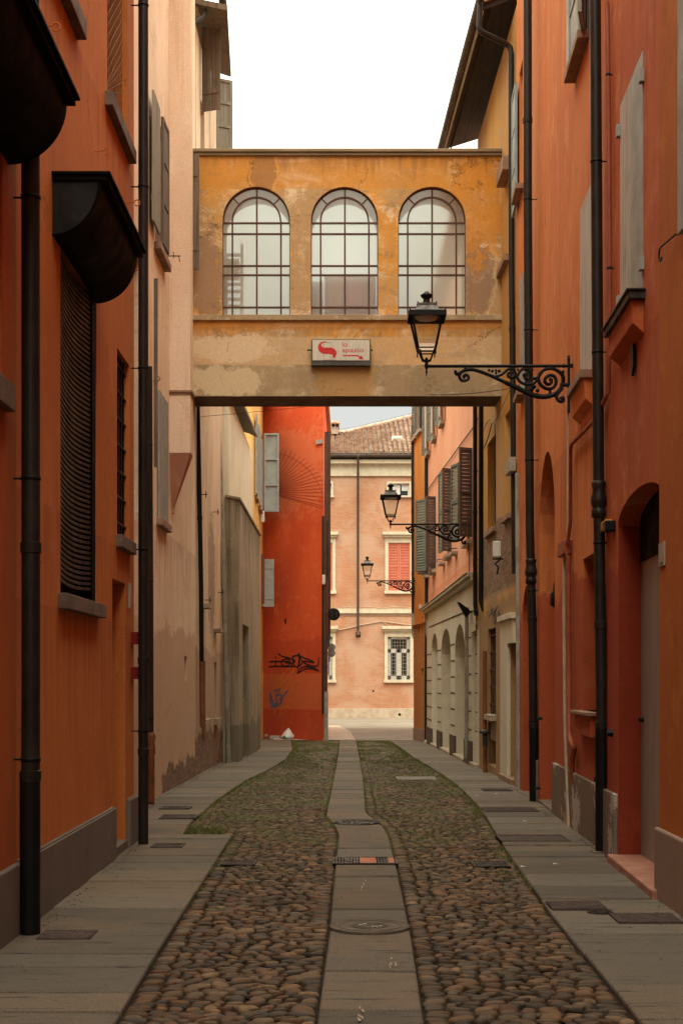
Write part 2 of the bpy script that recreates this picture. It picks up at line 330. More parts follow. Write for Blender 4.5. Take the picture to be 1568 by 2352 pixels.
M['cast_iron'] = plain('dark_cast_iron', (.075,.058,.045), .6, .3, var=.5, c2=(.026,.02,.017), bump=.3)
M['roller'] = plain('roller_shutter_metal', (.3,.25,.18), .6, var=.3)
M['cap'] = stucco('mossy_coping', (.3,.23,.15), (.2,.17,.1), (.16,.17,.08), (.2, None), seed=24, grime=.5)
M['spray_black'] = plain('black_spray_paint', (.03,.012,.012), .8, var=.2)
M['spray_blue'] = plain('grey_blue_spray_paint', (.16,.15,.2), .8, var=.3)
M['spray_yellow'] = plain('amber_spray_paint', (.75,.26,.02), .8, var=.3)
M['line_red'] = plain('dark_red_line_paint', (.42,.05,.02), .8, var=.2)
M['bag'] = plain('white_plastic_bag', (.68,.64,.58), .45, var=.15, bump=.5, scale_=14)
M['bag_print'] = plain('teal_bag_print', (.05,.2,.19), .5, var=.1)
M['card'] = plain('crumpled_cardboard', (.34,.16,.11), .8, var=.3)

def m_far():
    t = NT('orange_brick_wall'); p = t.pos; X, Y, Z = t.sep(p)
    b = t.t.nodes.new('ShaderNodeTexBrick'); t.put(b.inputs['Vector'], t.comb(X, Z, 0.0)); b.inputs['Scale'].default_value = 1
    b.inputs['Brick Width'].default_value = .27; b.inputs['Row Height'].default_value = .075; b.inputs['Mortar Size'].default_value = .008; b.inputs['Mortar Smooth'].default_value = .5
    for k, v in (('Color1', (.43,.22,.125)), ('Color2', (.37,.165,.09)), ('Mortar', (.44,.29,.19))): b.inputs[k].default_value = (*v, 1)
    n = t.noise(p, .55, 6, .65, .5); n2 = t.noise(t.scale(p, .5, 1, 5), 1.4, 6, .7)
    c = t.mix(t.math('MULTIPLY', t.sm(n, .4, .62), .85), b.outputs['Color'], (.48,.32,.22)); c = t.mix(t.math('MULTIPLY', t.sm(n2, .5, .7), .6), c, (.46,.18,.09))
    c = t.mix(t.sm(t.noise(p, .3, 3), .4, .7, 0, .35), c, (.48,.22,.12))
    return t.pbr(c, .95, normal=t.bump(t.math('ADD', b.outputs['Fac'], n2), .2, .01), spec=.1)
M['far_brick'] = m_far()
def m_cobble():
    t = NT('river_cobble'); a = t.t.nodes.new('ShaderNodeAttribute'); a.attribute_name = 'stone'; f = t.noise(t.pos, 60, 4, .7)
    c = t.mix(1.0, a.outputs['Color'], t.comb(*([t.sm(f, .2, .8, .75, 1.2)]*3)), 'MULTIPLY')
    c = t.mix(t.math('MULTIPLY', t.sm(t.noise(t.pos, 25, 5, .7), .45, .7), .5), c, (.05,.042,.03)); c = t.mix(t.math('MULTIPLY', t.sm(t.noise(t.pos, 70, 3, .7), .6, .7), .25), c, (.3,.24,.17))
    Y = t.sep(t.pos)[1]; g = t.math('MULTIPLY', t.sm(t.noise(t.pos, 1.1, 5, .65), .45, .6), t.sm(Y, 11, 17))
    g = t.math('MULTIPLY', g, t.sm(t.noise(t.pos, 14, 4, .7), .36, .56)); c = t.mix(t.math('MULTIPLY', g, .8), c, (.085,.098,.03))
    return t.pbr(c, t.sm(f, .2, .8, .55, .85), normal=t.bump(f, .35, .004), spec=.3)
def m_bed():
    t = NT('earth_and_moss_joint'); Y = t.sep(t.pos)[1]; n = t.noise(t.pos, 30, 5, .7)
    c = t.mix(t.sm(n, .35, .65), (.018,.014,.011), (.04,.03,.021))
    g = t.math('MULTIPLY', t.sm(t.noise(t.pos, 1.1, 5, .65), .36, .56), t.sm(Y, 10, 16)); c = t.mix(g, c, (.08,.1,.028))
    return t.pbr(c, .95, normal=t.bump(n, .6, .01), spec=.1)
def m_slab(name, tint=(1, 1, 1)):
    t = NT(name); a = t.t.nodes.new('ShaderNodeAttribute'); a.attribute_name = 'stone'; p = t.pos
    f = t.noise(p, 110, 3, .8); s = t.noise(t.scale(p, 1.2, 14, 1), 1.2, 6, .72, .4); b = t.noise(p, .9, 5, .6, .3)
    c = t.mix(1.0, a.outputs['Color'], tint, 'MULTIPLY')
    c = t.mix(t.math('MULTIPLY', t.sm(b, .45, .65), .45), c, (.19,.125,.075)); c = t.mix(t.math('MULTIPLY', t.sm(t.noise(p, 2.3, 6, .7), .52, .72), .45), c, (.085,.07,.052))
    s2 = t.noise(t.scale(p, 2.6, 30, 1), 1.0, 7, .75, .5); k = t.math('MAXIMUM', t.sm(s, .59, .605), t.sm(s2, .615, .635)); c = t.mix(t.math('MULTIPLY', k, .8), c, (.04,.034,.026))
    c = t.mix(t.math('MULTIPLY', t.sm(t.noise(p, 9, 7, .8), .6, .72), .4), c, (.07,.06,.045))
    c = t.mix(1.0, c, t.comb(*([t.sm(f, .3, .7, .66, 1.32)]*3)), 'MULTIPLY')
    return t.pbr(c, .78, normal=t.bump(t.math('SUBTRACT', t.math('MULTIPLY', f, .35), k), .3, .006), spec=.3)
M['cobble'] = m_cobble(); M['bed'] = m_bed(); M['slab'] = m_slab('worn_granite_slab')
def m_grass():
    t = NT('grass_blade'); n = t.noise(t.pos, 9, 3); return t.pbr(t.mix(t.sm(n, .35, .65), (.11,.13,.035), (.17,.17,.06)), .8, spec=.1)
M['grass'] = m_grass()
def m_square():
    t = NT('square_paving'); n = t.noise(t.scale(t.pos, .6, 1, 1), 1.2, 6, .7); f = t.noise(t.scale(t.pos, 3, 8, 1), 2, 5, .7)
    c = t.mix(t.sm(n, .35, .65), (.3,.265,.215), (.22,.185,.145)); c = t.mix(t.math('MULTIPLY', t.sm(f, .5, .7), .5), c, (.2,.14,.1))
    return t.pbr(c, .85, normal=t.bump(f, .3, .02), spec=.2)
M['square'] = m_square()
def m_glass():                                          # obscured glass: lets daylight through, blurs what is behind
    t = NT('obscured_glass'); n = t.noise(t.pos, 120, 3, .7)
    r = t.t.nodes.new('ShaderNodeBsdfTranslucent'); r.inputs[0].default_value = (.93,.98,.94,1)
    q = t.t.nodes.new('ShaderNodeBsdfRefraction'); q.inputs['IOR'].default_value = 1.05; q.inputs['Roughness'].default_value = .34; q.inputs[0].default_value = (.94,.98,.95,1)
    g = t.t.nodes.new('ShaderNodeBsdfGlossy'); g.inputs['Roughness'].default_value = .12
    t.put(q.inputs['Normal'], t.bump(n, .1, .002))
    a = t.t.nodes.new('ShaderNodeMixShader'); a.inputs[0].default_value = .42; t.t.links.new(q.outputs[0], a.inputs[1]); t.t.links.new(r.outputs[0], a.inputs[2])
    b = t.t.nodes.new('ShaderNodeMixShader'); b.inputs[0].default_value = .12; t.t.links.new(a.outputs[0], b.inputs[1]); t.t.links.new(g.outputs[0], b.inputs[2])
    t.t.links.new(b.outputs[0], t.out.inputs[0]); return t.m
M['obscured'] = m_glass()
def m_clear():
    t = NT('lantern_glass'); a = t.t.nodes.new('ShaderNodeBsdfTransparent'); a.inputs[0].default_value = (.9,.9,.88,1)
    g = t.t.nodes.new('ShaderNodeBsdfGlossy'); g.inputs['Roughness'].default_value = .05
    m = t.t.nodes.new('ShaderNodeMixShader'); m.inputs[0].default_value = .06; t.t.links.new(a.outputs[0], m.inputs[1]); t.t.links.new(g.outputs[0], m.inputs[2]); t.t.links.new(m.outputs[0], t.out.inputs[0]); return t.m
M['clear'] = m_clear()
M['sign_face'] = plain('milky_sign_panel', (.66,.62,.53), .5, var=.15, stretch=(8,1,1), scale_=3)
M['sign_red'] = plain('red_sign_paint', (.6,.02,.02), .5, var=.1)
M['sign_frame'] = plain('grey_sign_frame', (.09,.085,.075), .6, var=.3)
# ================= building helpers =================
class House:
    """one building: an Empty at its base with wall, roof, windows, doors, pipes as children"""
    def __init__(s, name, label, cat, wall, mat, z1, back=6.0, u0=0.0, u1=None, group=None):
        s.w = wall; s.mat = mat; s.z1 = z1; s.back = back; s.u0 = u0; s.u1 = wall.L if u1 is None else u1
        s.e = empty(name, wall.P((s.u0+s.u1)/2, G(wall.y((s.u0+s.u1)/2))), label, cat, group); s.holes = []
    def finish(s, base=-.9, wall_name='wall', roof=True, eave=.35, roofmat=None):
        w = s.w; mb = MB(); facade(mb, w, rect(s.u0, s.u1, base, s.z1), s.holes)
        B = -s.back
        for u in (s.u0, s.u1): mb.add([w.P(u, base, 0), w.P(u, base, B), w.P(u, s.z1, B), w.P(u, s.z1, 0)], [(0,1,2,3)])
        mb.add([w.P(s.u0, base, B), w.P(s.u1, base, B), w.P(s.u1, s.z1, B), w.P(s.u0, s.z1, B)], [(0,1,2,3)])
        s.wall = mb.build(wall_name, s.mat, s.e)
        if roof:
            r = MB(); a = [w.P(s.u0, s.z1+.004, eave), w.P(s.u1, s.z1+.004, eave), w.P(s.u1, s.z1+1.6, B), w.P(s.u0, s.z1+1.6, B)]
            r.prism(a, (0, 0, .14)); r.build('roof', roofmat or M['roof_tile'], s.e)
    def px(s, xa, xb, yt, yb, w=0.0):                  # opening from pixel columns; heights read at column xa
        ua, ub = s.w.U(xa, w), s.w.U(xb, w); return min(ua, ub), max(ua, ub), s.w.V(xa, yb, w), s.w.V(xa, yt, w)
def bx(h, name, mat, u0, u1, v0, v1, w0, w1, parent=None, bevel=.004):
    mb = MB(); h.w.box(mb, u0, u1, v0, v1, w0, w1); return mb.build(name, mat, parent or h.e, bevel)
def opening(h, u0, u1, v0, v1, depth=.18, pane=None, name='window', frame=None, fw=.05, nx=0, ny=0, sill=None, arch=None, bars=None):
    """cuts the hole and fills it: pane mesh (the window itself) with frame, bars and sill as its pieces"""
    poly = archp(u0, u1, v0, v1-arch, arch) if arch else rect(u0, u1, v0, v1)
    h.holes.append((poly, depth)); w = h.w
    mb = MB(); a = [w.P(p[0], p[1], -depth+.003) for p in poly]
    mb.prism([w.P(p[0]+(.02 if p[0] < (u0+u1)/2 else -.02)*-1, p[1], -depth+.0) for p in poly], w.b * -.05)
    o = mb.build(name, pane or M['glass_dark'], h.e)
    if frame:
        f = MB(); d0, d1 = -depth+.002, -depth+.05
        for q in ((u0, u0+fw, v0, v1), (u1-fw, u1, v0, v1), (u0+fw, u1-fw, v0, v0+fw), (u0+fw, u1-fw, v1-fw, v1)): w.box(f, q[0], q[1], q[2], q[3], d0, d1)
        for i in range(nx): c = u0+(u1-u0)*(i+1)/(nx+1); w.box(f, c-fw*.4, c+fw*.4, v0+fw, v1-fw, d0, d1-.006)
        for i in range(ny): c = v0+(v1-v0)*(i+1)/(ny+1); w.box(f, u0+fw, u1-fw, c-fw*.4, c+fw*.4, d0, d1-.012)
        f.build('frame', frame, o)
    if sill:                                           # (material, thickness, projection, side extension)
        s = MB(); w.box(s, u0-sill[3], u1+sill[3], v0-sill[1], v0+.003, -depth+.06, sill[2]); s.build('sill', sill[0], o, .006)
    if bars:
        b = MB()
        for i in range(bars[0]): c = u0+(u1-u0)*(i+.5)/bars[0]; b.tube([w.P(c, v0, -.05), w.P(c, v1, -.05)], .011, 6)
        for i in range(bars[1]): c = v0+(v1-v0)*(i+.6)/bars[1]; b.tube([w.P(u0, c, -.04), w.P(u1, c, -.04)], .012, 6)
        b.build('window_bars', M['iron'], o)
    return o
def leaf(parent, O, a, b, L, z0, z1, mat, style='louvre', th=.04, name='shutter'):
    """a shutter leaf hinged at O, running along a, thickness along b"""
    mb = MB(); fr = .055
    if style == 'plank':
        n = max(2, int(L/.14)); e = L/n
        for i in range(n): mb.obox(O, a, b, i*e+.002, (i+1)*e-.002, 0, th*.7, z0+U_(0, .01), z1-U_(0, .015))
        for z in (z0+.18*(z1-z0), z1-.18*(z1-z0)): mb.obox(O, a, b, .03, L-.03, -.016, -.001, z-.04, z+.04)
    else:
        for q in ((0, fr, z0, z1), (L-fr, L, z0, z1), (fr, L-fr, z0, z0+fr*1.3), (fr, L-fr, z1-fr, z1)): mb.obox(O, a, b, q[0], q[1], 0, th, q[2], q[3])
        mids = [z0+(z1-z0)*k for k in ((.5,) if style == 'louvre' else (.34, .67))]
        for z in mids: mb.obox(O, a, b, fr, L-fr, 0, th, z-fr*.5, z+fr*.5)
        zs = [z0+fr*1.3] + mids + [z1-fr]
        for i in range(len(zs)-1):
            q0, q1 = zs[i]+(fr*.5 if i else 0), zs[i+1]-(fr*.5 if i < len(zs)-2 else 0)
            if style == 'louvre':
                n = max(3, int((q1-q0)/.075))
                for k in range(n):
                    z = q0+(q1-q0)*k/n; h = (q1-q0)/n; O2 = Vector(O)
                    p = [O2+a*l+b*t_+Vector((0, 0, zz)) for l in (fr, L-fr) for t_, zz in ((.002, z+h*.9), (.010, z+h*1.05), (th*.9, z+h*.25), (th*.9-.008, z+h*.1))]
                    mb.add(p, [(0,1,2,3), (4,5,6,7), (0,1,5,4), (1,2,6,5), (2,3,7,6), (3,0,4,7)])
            else: mb.obox(O, a, b, fr, L-fr, th*(.62 if b.y > .5 else .3), th*(.9 if b.y > .5 else .7), q0, q1)
    return mb.build(name, mat, parent)
def pipe(parent, pts, r, mat, name='drainpipe', collars=(), foot=None, brackets=True, ornate=(), wall=None):
    mb = MB(); mb.tube(pts, r, 14)
    o = mb.build(name, mat, parent)
    def along(z):                                      # point on the pipe at height z
        for p, q in zip(pts[:-1], pts[1:]):
            p, q = Vector(p), Vector(q)
            if min(p.z, q.z) <= z <= max(p.z, q.z) and abs(p.z-q.z) > .05:
                return p.lerp(q, (z-p.z)/(q.z-p.z))
        return Vector(pts[-1])
    for z in collars:
        c = along(z); k = MB(); k.lathe(c, [(r*1.02, -.035), (r*1.13, -.033), (r*1.15, .03), (r*1.02, .033)], 18, False); k.build('collar', mat, o)
    for z in ornate:
        c = along(z); k = MB(); k.lathe(c, [(r*1.02, -.17), (r*1.25, -.165), (r*1.28, -.1), (r*1.12, -.09), (r*1.15, -.07), (r*1.4, -.04), (r*1.45, 0), (r*1.2, .05), (r*1.12, .1), (r*1.3, .13), (r*1.28, .155), (r*1.02, .17)], 16)
        k.build('moulded_collar', mat, o)
    if brackets:
        zs = sorted([p[2] for p in pts]); z = zs[0]+1.1
        while z < min(zs[-1], 9.5)-.3:
            k = MB()
            c = along(z); k.lathe(c, [(r*1.01, -.012), (r*1.1, -.01), (r*1.1, .01), (r*1.01, .012)], 12)
            if wall: k.tube([c, c-wall.b*(r+.07)], .007, 5)
            z += 1.75; k.build('pipe_clip', M['iron'], o)
    return o
def thing_box(name, label, cat, mb, mat, group=None, bevel=.004):
    return tag(mb.build(name, mat, None, bevel), label, cat, group)
# ================= LEFT SIDE =================
# --- L0: nearest burnt orange house ---
w = Wall(-2.04, -12, -2.04, 8.93, 1)
h = House('plaster_house', 'burnt orange house nearest on the left, a big black hood over its high window', 'house', w, M['orange_l0'], 12.5)
u0, u1 = 12+7.05, 12+8.56
opening(h, u0, u1, 3.38, 4.95, .25, M['glass_dark'], frame=M['slat'], nx=1, ny=2, sill=(M['sill'], .16, .065, .08))
def hood(h, u0, u1, ztop, zbot, proj=.34):
    """sheet metal hood: flat lipped top, quarter-round belly"""
    w = h.w; n = 14; arc = [(proj*math.cos(math.pi/2*i/n), (ztop-.05)-(ztop-.05-zbot)*math.sin(math.pi/2*i/n)) for i in range(n+1)]
    prof = [(0.0, ztop-.05)] + arc
    mb = MB(); mb.prism([w.P(u0+.006, z, q+.0) for q, z in prof], w.a*(u1-u0-.012)); o = mb.build('hood', M['hood'], h.e)
    l = MB(); w.box(l, u0-.02, u1+.02, ztop-.05, ztop-.012, 0, proj+.05); w.box(l, u0-.035, u1+.035, ztop-.012, ztop+.01, 0, proj+.075); l.build('hood_lip', M['hood'], o, .003)
    for uu, sg in ((u0-.004, 1), (u1-.006, 1)):
        e = MB(); e.prism([w.P(uu, z-.0 if 1 else z, q*.97+.004) for q, z in prof], w.a*.01); e.build('hood_end', M['hood_end'], o)
        r = MB(); r.tube([w.P(uu, z, q*.97) for q, z in arc], .009, 6); r.build('hood_rim', M['hood'], o)
hood(h, u0-.1, 12+8.72, 5.17, 4.76, .36)
# --- drain pipe between ---
pl = MB(); w.box(pl, 0, 20.87, -.05, .455, 0, .045); pl.build('plinth', M['plinth_grey'], h.e, .012)
h.finish()
px0 = XA(69.5, 8.86)
pipe(h.e, [(px0, 8.86, 0.0), (px0+.006, 8.86, 1.6), (px0, 8.86, 12.2)], .058, M['pipe_dark'], collars=(1.0, 2.42), wall=w)
pb = MB(); pb.tube([(px0, 8.86, 0), (px0, 8.86, 1.02)], .064, 14); pb.build('pipe_shoe', M['iron'], h.e)

# --- L1: orange house with roller blind window ---
w = Wall(-2.04, 8.935, -2.04, 14.0, 1); Y0 = 8.935
h = House('plaster_house', 'orange house on the left with a tall slatted window under a black hood', 'house', w, M['orange_l1'], 12.5)
# big blind window
a0, a1 = 10.34-Y0, 11.86-Y0
o = opening(h, a0, a1, 2.22, 4.8, .16, M['dark'], sill=(M['sill'], .11, .07, .09))
b = MB(); z = 2.34
while z < 4.75:                                        # roller blind of thin slats, bellying out a little towards the bottom
    n = 10
    for i in range(n):
        s0, s1 = i/n, (i+1)/n
        def wv(s, z=z): return -.035 - .03*math.sin(math.pi*s) 
        p = []
        for s_, zz, dd in ((s0, z, 0), (s1, z, 0), (s1, z+.024, .012), (s0, z+.024, .012)): p.append(w.P(a0+.04+(a1-a0-.19)*s_, zz-.05*math.sin(math.pi*s_*.9)*.6, wv(s_)+.012))
        for s_, zz in ((s0, z), (s1, z), (s1, z+.024), (s0, z+.024)): p.append(w.P(a0+.04+(a1-a0-.19)*s_, zz-.05*math.sin(math.pi*s_*.9)*.6, wv(s_)-.006))
        b.hexa(p)
    z += .042
b.build('roller_blind', M['slat'], o)
f = MB(); w.box(f, a0, a0+.03, 2.22, 4.8, -.155, -.012); w.box(f, a1-.15, a1, 2.22, 4.8, -.155, -.008); w.box(f, a0+.06, a1-.2, 2.222, 2.34, -.155, -.1); f.build('frame', M['hood'], o, .004)
hood(h, 10.05-Y0, 11.86-Y0, 5.17, 4.74, .34)
# barred window, upper window with net, door, upper sill
opening(h, 12.95-Y0, 13.70-Y0, 2.91, 4.62, .26, M['glass_dark'], frame=M['slat'], fw=.05, nx=1, sill=(M['sill'], .11, .06, .07), bars=(5, 7))
o = opening(h, 12.4-Y0, 13.58-Y0, 6.68, 8.6, .3, M['glass_dark'], frame=M['slat'], nx=1, ny=2, sill=(M['sill'], .12, .07, .12))
nt = MB()
for i in range(26):
    for k in (-1, 1):
        c = i/26*2.6-.7; q = []
        for s_ in (0, 1):
            uu = 12.4-Y0+1.18*s_; zz = 6.7+c+k*.9*(s_-.5)+.45
            q.append((uu, min(8.6, max(6.7, zz))))
        if abs(q[0][1]-q[1][1]) > .05: nt.tube([w.P(q[0][0], q[0][1], -.05), w.P(q[1][0], q[1][1], -.05)], .0025, 3, False)
nt.build('bird_net', M['wood_grey'], o)
opening(h, 9.75-Y0, 10.9-Y0, 6.68, 8.6, .3, M['glass_dark'], frame=M['slat'], nx=1, ny=2, sill=(M['sill'], .14, .075, .1))
o = opening(h, 12.68-Y0, 13.45-Y0, .08, 2.5, .34, M['niche_red'], name='door')
s = MB(); w.box(s, 12.66-Y0, 13.47-Y0, -.1, .085, -.34, .02); s.build('doorstep', M['plinth_grey'], h.e, .008)
for q0, q1, z1_ in ((.0, 12.65-Y0, .455), (13.48-Y0, 5.06, .45)):
    pl = MB(); w.box(pl, q0, q1, -.05, z1_, 0, .045); w.box(pl, q0, q1, z1_-.0, z1_+.012, 0, .03); pl.build('plinth', M['plinth_grey'], h.e, .012)
h.finish()
def wall_ring(h, px, py, L, wall, parent, r=.028):
    m = MB(); p = wall.pp(px, py, 0); d = wall.b; m.tube([p, p+d*L*.85+Vector((0, 0, .01))], .006, 6)
    c = p+d*(L*.85+r); m.tube([c+d*(-r*math.cos(t))+Vector((0, 0, r*math.sin(t))) for t in [i*math.pi/8 for i in range(15)]], .006, 6)
    m.build('wall_ring', M['orange_l1'], parent)
wall_ring(h, 218, 348, .09, w, h.e); wall_ring(h, 292, 466, .08, w, h.e); wall_ring(h, 100, 62, .07, w, h.e); wall_ring(h, 300, 556, .07, w, h.e, .02); wall_ring(h, 308, 622, .07, w, h.e, .02)
m = MB(); p = w.pp(306, 1355, 0); w.box(m, 13.62-Y0, 13.68-Y0, 2.28, 2.52, 0, .02); m.build('plaque', M['grey_box'], h.e, .004)
X3 = XA(329.5, 13.72)
pipe(h.e, [(X3, 13.72, 0), (X3, 13.72, 12.2)], .048, M['pipe_dark'], collars=(1.78, .9), wall=w)
for z, lab in ((2.0, 'upper small red box on the left orange house corner beside the black downpipe'), (1.66, 'lower small red box on the left orange house corner beside the black downpipe')):
    m = MB(); m.box(-2.04, -1.955, 13.80, 13.95, z-.06, z+.06); m.tube([(-1.96, 13.8, z+.045), (-1.96, 13.8, z-.045)], .008, 6)
    thing_box('alarm_box', lab, 'box', m, M['red_box'], 'small red boxes on the left corner')

# --- L2: tall pink-beige house up to the bridge ---
w = Wall(-2.6, 14.02, -2.57, 25.0, 1); W2 = w
h = House('plaster_house', 'tall pale pink-beige house on the left, its chimney breast beside the bridge', 'house', w, M['beige_pink'], 15.5)
yy = lambda y: y-14.02
o = opening(h, yy(19.75), yy(20.7), 7.65, 9.5, .2, M['glass_dark'], frame=M['wood_grey'], sill=(M['sill_warm'], .1, .1, .1))
leaf(o, w.P(yy(19.05), 0, .05), w.a, w.b, .66, 7.75, 9.5, M['wood_grey'], 'plank')
leaf(o, w.P(yy(19.97), 0, .05), (w.a*.998+w.b*.03).normalized(), w.b, .55, 7.72, 9.5, M['wood_brown'], 'panel')
o = opening(h, yy(19.95), yy(20.95), 3.86, 5.62, .06, M['wood_grey'], sill=(M['sill_warm'], .1, .08, .06))
leaf(o, w.P(yy(19.95), 0, .01), w.a, w.b, 1.0, 3.87, 5.66, M['shutter_grey'], 'plank')
o = opening(h, yy(17.5), yy(18.4), 3.6, 7.0, .1, M['dark'])
leaf(o, w.P(yy(19.15), 0, .06), (w.b*.95+w.a*.1).normalized(), w.a, .055, 4.45, 7.0, M['wood_brown'], 'plank')
bx(h, 'sill', M['sill_warm'], yy(20.2), yy(22.4), 12.6, 12.75, 0, .22)
# flue / chimney breast
fl = MB(); fl.box(-2.58, -2.265, 21.35, 21.7, 5.0, 15.5)
cb = MB(); cb.add([(-2.59,21.352,4.998),(-2.266,21.352,4.998),(-2.266,21.698,4.998),(-2.59,21.698,4.998),(-2.59,21.6,4.2),(-2.55,21.6,4.2),(-2.55,21.69,4.2),(-2.59,21.69,4.2)], [(0,1,5,4),(1,2,6,5),(2,3,7,6),(3,0,4,7),(4,5,6,7)]); cb.box(-2.6,-2.545,21.59,21.69,4.12,4.2); cb.build('corbel', M['pink_corbel'], h.e)
fl.build('chimney_breast', M['pink_flue'], h.e)
lg = MB(); lg.box(-2.58, -2.235, 21.32, 21.73, 5.90, 5.935); lg.box(-2.58, -2.25, 21.335, 21.715, 5.87, 5.90); lg.build('string_course', M['sill_warm'], h.e, .003)
# iron latch
m = MB(); p = w.pp(380, 588, 0); m.tube([p, p+w.b*.22], .008, 6); m.tube([p+w.b*.12+Vector((0,0,-.03)), p+w.b*.12+Vector((0,0,.06))], .007, 6); m.tube([p+w.b*.2, p+w.b*.21+Vector((0,0,-.09))], .006, 5); m.build('iron_latch', M['iron'], h.e)
m = MB(); q = w.pp(352, 876, .0); m.tube([q, q+w.b*.06, q+w.b*.1+Vector((0,0,.03)), q+w.b*.07+Vector((0,0,.07)), q+w.b*.03+Vector((0,0,.04))], .007, 6); m.build('iron_hook', M['iron'], h.e)
opening(h, yy(23.35), yy(23.75), 1.55+.02, 1.98, .12, M['dark'], name='vent')
h.finish(wall_name='wall')
X2 = XA(347.5, 18.2)
pipe(h.e, [(X2, 18.2, .0), (X2-.004, 18.2, 2.5), (X2-.02, 18.2, 5.6)], .034, M['pipe_dark'], wall=w)
k = MB(); k.lathe((X2, 18.2, 0), [(.04, 0), (.045, .05), (.045, .62), (.055, .66), (.055, .74), (.045, .78), (.06, .86), (.05, .9), (.035, .92)], 12); k.build('cast_shoe', M['pipe_rust'], h.e)
# wooden plank shutter standing off the corner in front of the bridge
tmp = leaf(h.e, (XA(433, 24.2), 24.2, 0), Vector((1, 0, 0)), Vector((0, 1, 0)), .185, ZA(618, 24.2), ZA(352, 24.2), M['wood_brown'], 'plank')
tmp['label'] = 'long weathered plank shutter'

# --- L3: worn rose house beyond the bridge ---
w = Wall(-2.60, 25.43, -2.55, 30.68, 1)
h = House('plaster_house', 'worn rose-pink house just beyond the left end of the bridge, stained brown in streaks', 'house', w, M['rose_worn'], 13.3)
yy = lambda y: y-25.43
for (xa, yt, yb) in ((467, 1362, 1402), (500, 1402, 1440)):
    uu = w.U(xa); v = w.V(xa, yb)
bx(h, 'sill', M['sill_pale'], yy(26.3), yy(26.9), 2.92, 3.0, 0, .14); bx(h, 'sill', M['sill_pale'], yy(28.6), yy(29.2), 2.55, 2.62, 0, .14)
o = opening(h, yy(26.45), yy(27.1), .85, 1.95, .2, M['dark'], sill=(M['sill_pale'], .12, .1, .08))
o = opening(h, yy(28.75), yy(29.3), .8, 1.95, .2, M['dark'], sill=(M['sill_pale'], .12, .1, .08))
for y_, z_ in ((26.2, 5.0), (28.5, 4.95), (29.5, 3.4), (26.95, 3.1)):
    m = MB(); p = w.P(yy(y_), z_, 0); m.tube([p, p+w.b*.13], .008, 5); m.tube([p+w.b*.1+Vector((0,0,-.06)), p+w.b*.1+Vector((0,0,.06))], .008, 5); m.build('iron_hook', M['iron'], h.e)
# upper storey (seen above the bridge)
o = opening(h, yy(26.2), yy(26.9), 10.9, 12.3, .2, M['glass_dark'], frame=M['frame_white'], sill=(M['sill'], .1, .08, .06))
t = (w.b*.93-w.a*.36).normalized(); leaf(o, w.P(yy(26.25), 0, .02), t, w.a, .38, ZA(255, 26.2), 14.0, M['wood_brown'], 'plank')
t = (w.b*.9+w.a*.43).normalized(); leaf(o, w.P(yy(27.7), 0, .14), t, w.a, .34, ZA(346, 27.8), ZA(183, 27.8), M['wood_grey'], 'panel')
h.finish(roof=False)
# eave and gutter following the roof edge
r = MB(); r.prism([(-2.5, 25.2, 13.55), (-2.02, 25.2, 13.45), (-2.2, 28.4, 13.62), (-2.5, 28.4, 13.72)], (0, 0, .1)); r.prism([(-8, 25.2, 15.3), (-2.5, 25.2, 13.55), (-2.5, 28.4, 13.72), (-8, 28.4, 15.4)], (0, 0, .1)); r.build('roof', M['wood_brown'], h.e)
g = MB(); pts = [(XA(x, y), y, ZA(py, y)) for x, py, y in ((506, -60, 24.9), (513, 20, 26), (517, 80, 27), (521, 140, 28), (517, 158, 28.3))]
g.tube(pts, [.075, .075, .075, .07, .03], 12); g.build('gutter', M['pipe_brown'], h.e)
c = MB(); c.hexa([(XA(433,25.3),25.3,ZA(30,25.3)), (XA(463,25.3),25.3,ZA(5,25.3)), (XA(463,25.3),25.7,ZA(5,25.3)), (XA(433,25.3),25.7,ZA(30,25.3)), (XA(428,25.3),25.3,ZA(-30,25.3)), (XA(463,25.3),25.3,ZA(-30,25.3)), (XA(463,25.3),25.7,ZA(-30,25.3)), (XA(428,25.3),25.7,ZA(-30,25.3))]); c.build('eave_bracket', M['wood_pale'], h.e)
pipe(h.e, [(XA(441, 25.0), 25.0, 9.5), (XA(441, 25.0), 25.0, ZA(60, 25)), (XA(452, 25), 25.1, ZA(40, 25)), (XA(464, 25), 25.2, ZA(28, 25)), (XA(468, 25), 25.3, ZA(5, 25))], .035, M['pipe_dark'], brackets=False)
# black pipe with coppery boot, pale leaning pipe
pipe(h.e, [(XA(464.5, 25.6), 25.6, .75), (XA(462, 25.6), 25.6, 3.3), (XA(454, 25.6), 25.6, 6.6), (XA(452, 25.6), 25.6, 9.5)], .042, M['iron'], collars=(4.5,), wall=None)
pipe(h.e, [(XA(466, 25.6), 25.6, .74), (XA(465, 25.6), 25.6, 1.92)], .052, M['pipe_rust'], name='rusty_boot', brackets=False)
pipe(h.e, [(XA(525, 30.2), 30.2, G(30)-.02), (XA(518, 30.2), 30.2, 2.0), (XA(511, 30.2), 30.2, 4.6), (XA(501, 30.2), 30.2, 7.4), (XA(499, 30.2), 30.2, 9.0)], .05, M['pipe_pale'], collars=(1.9, 3.6, 5.2), brackets=False)

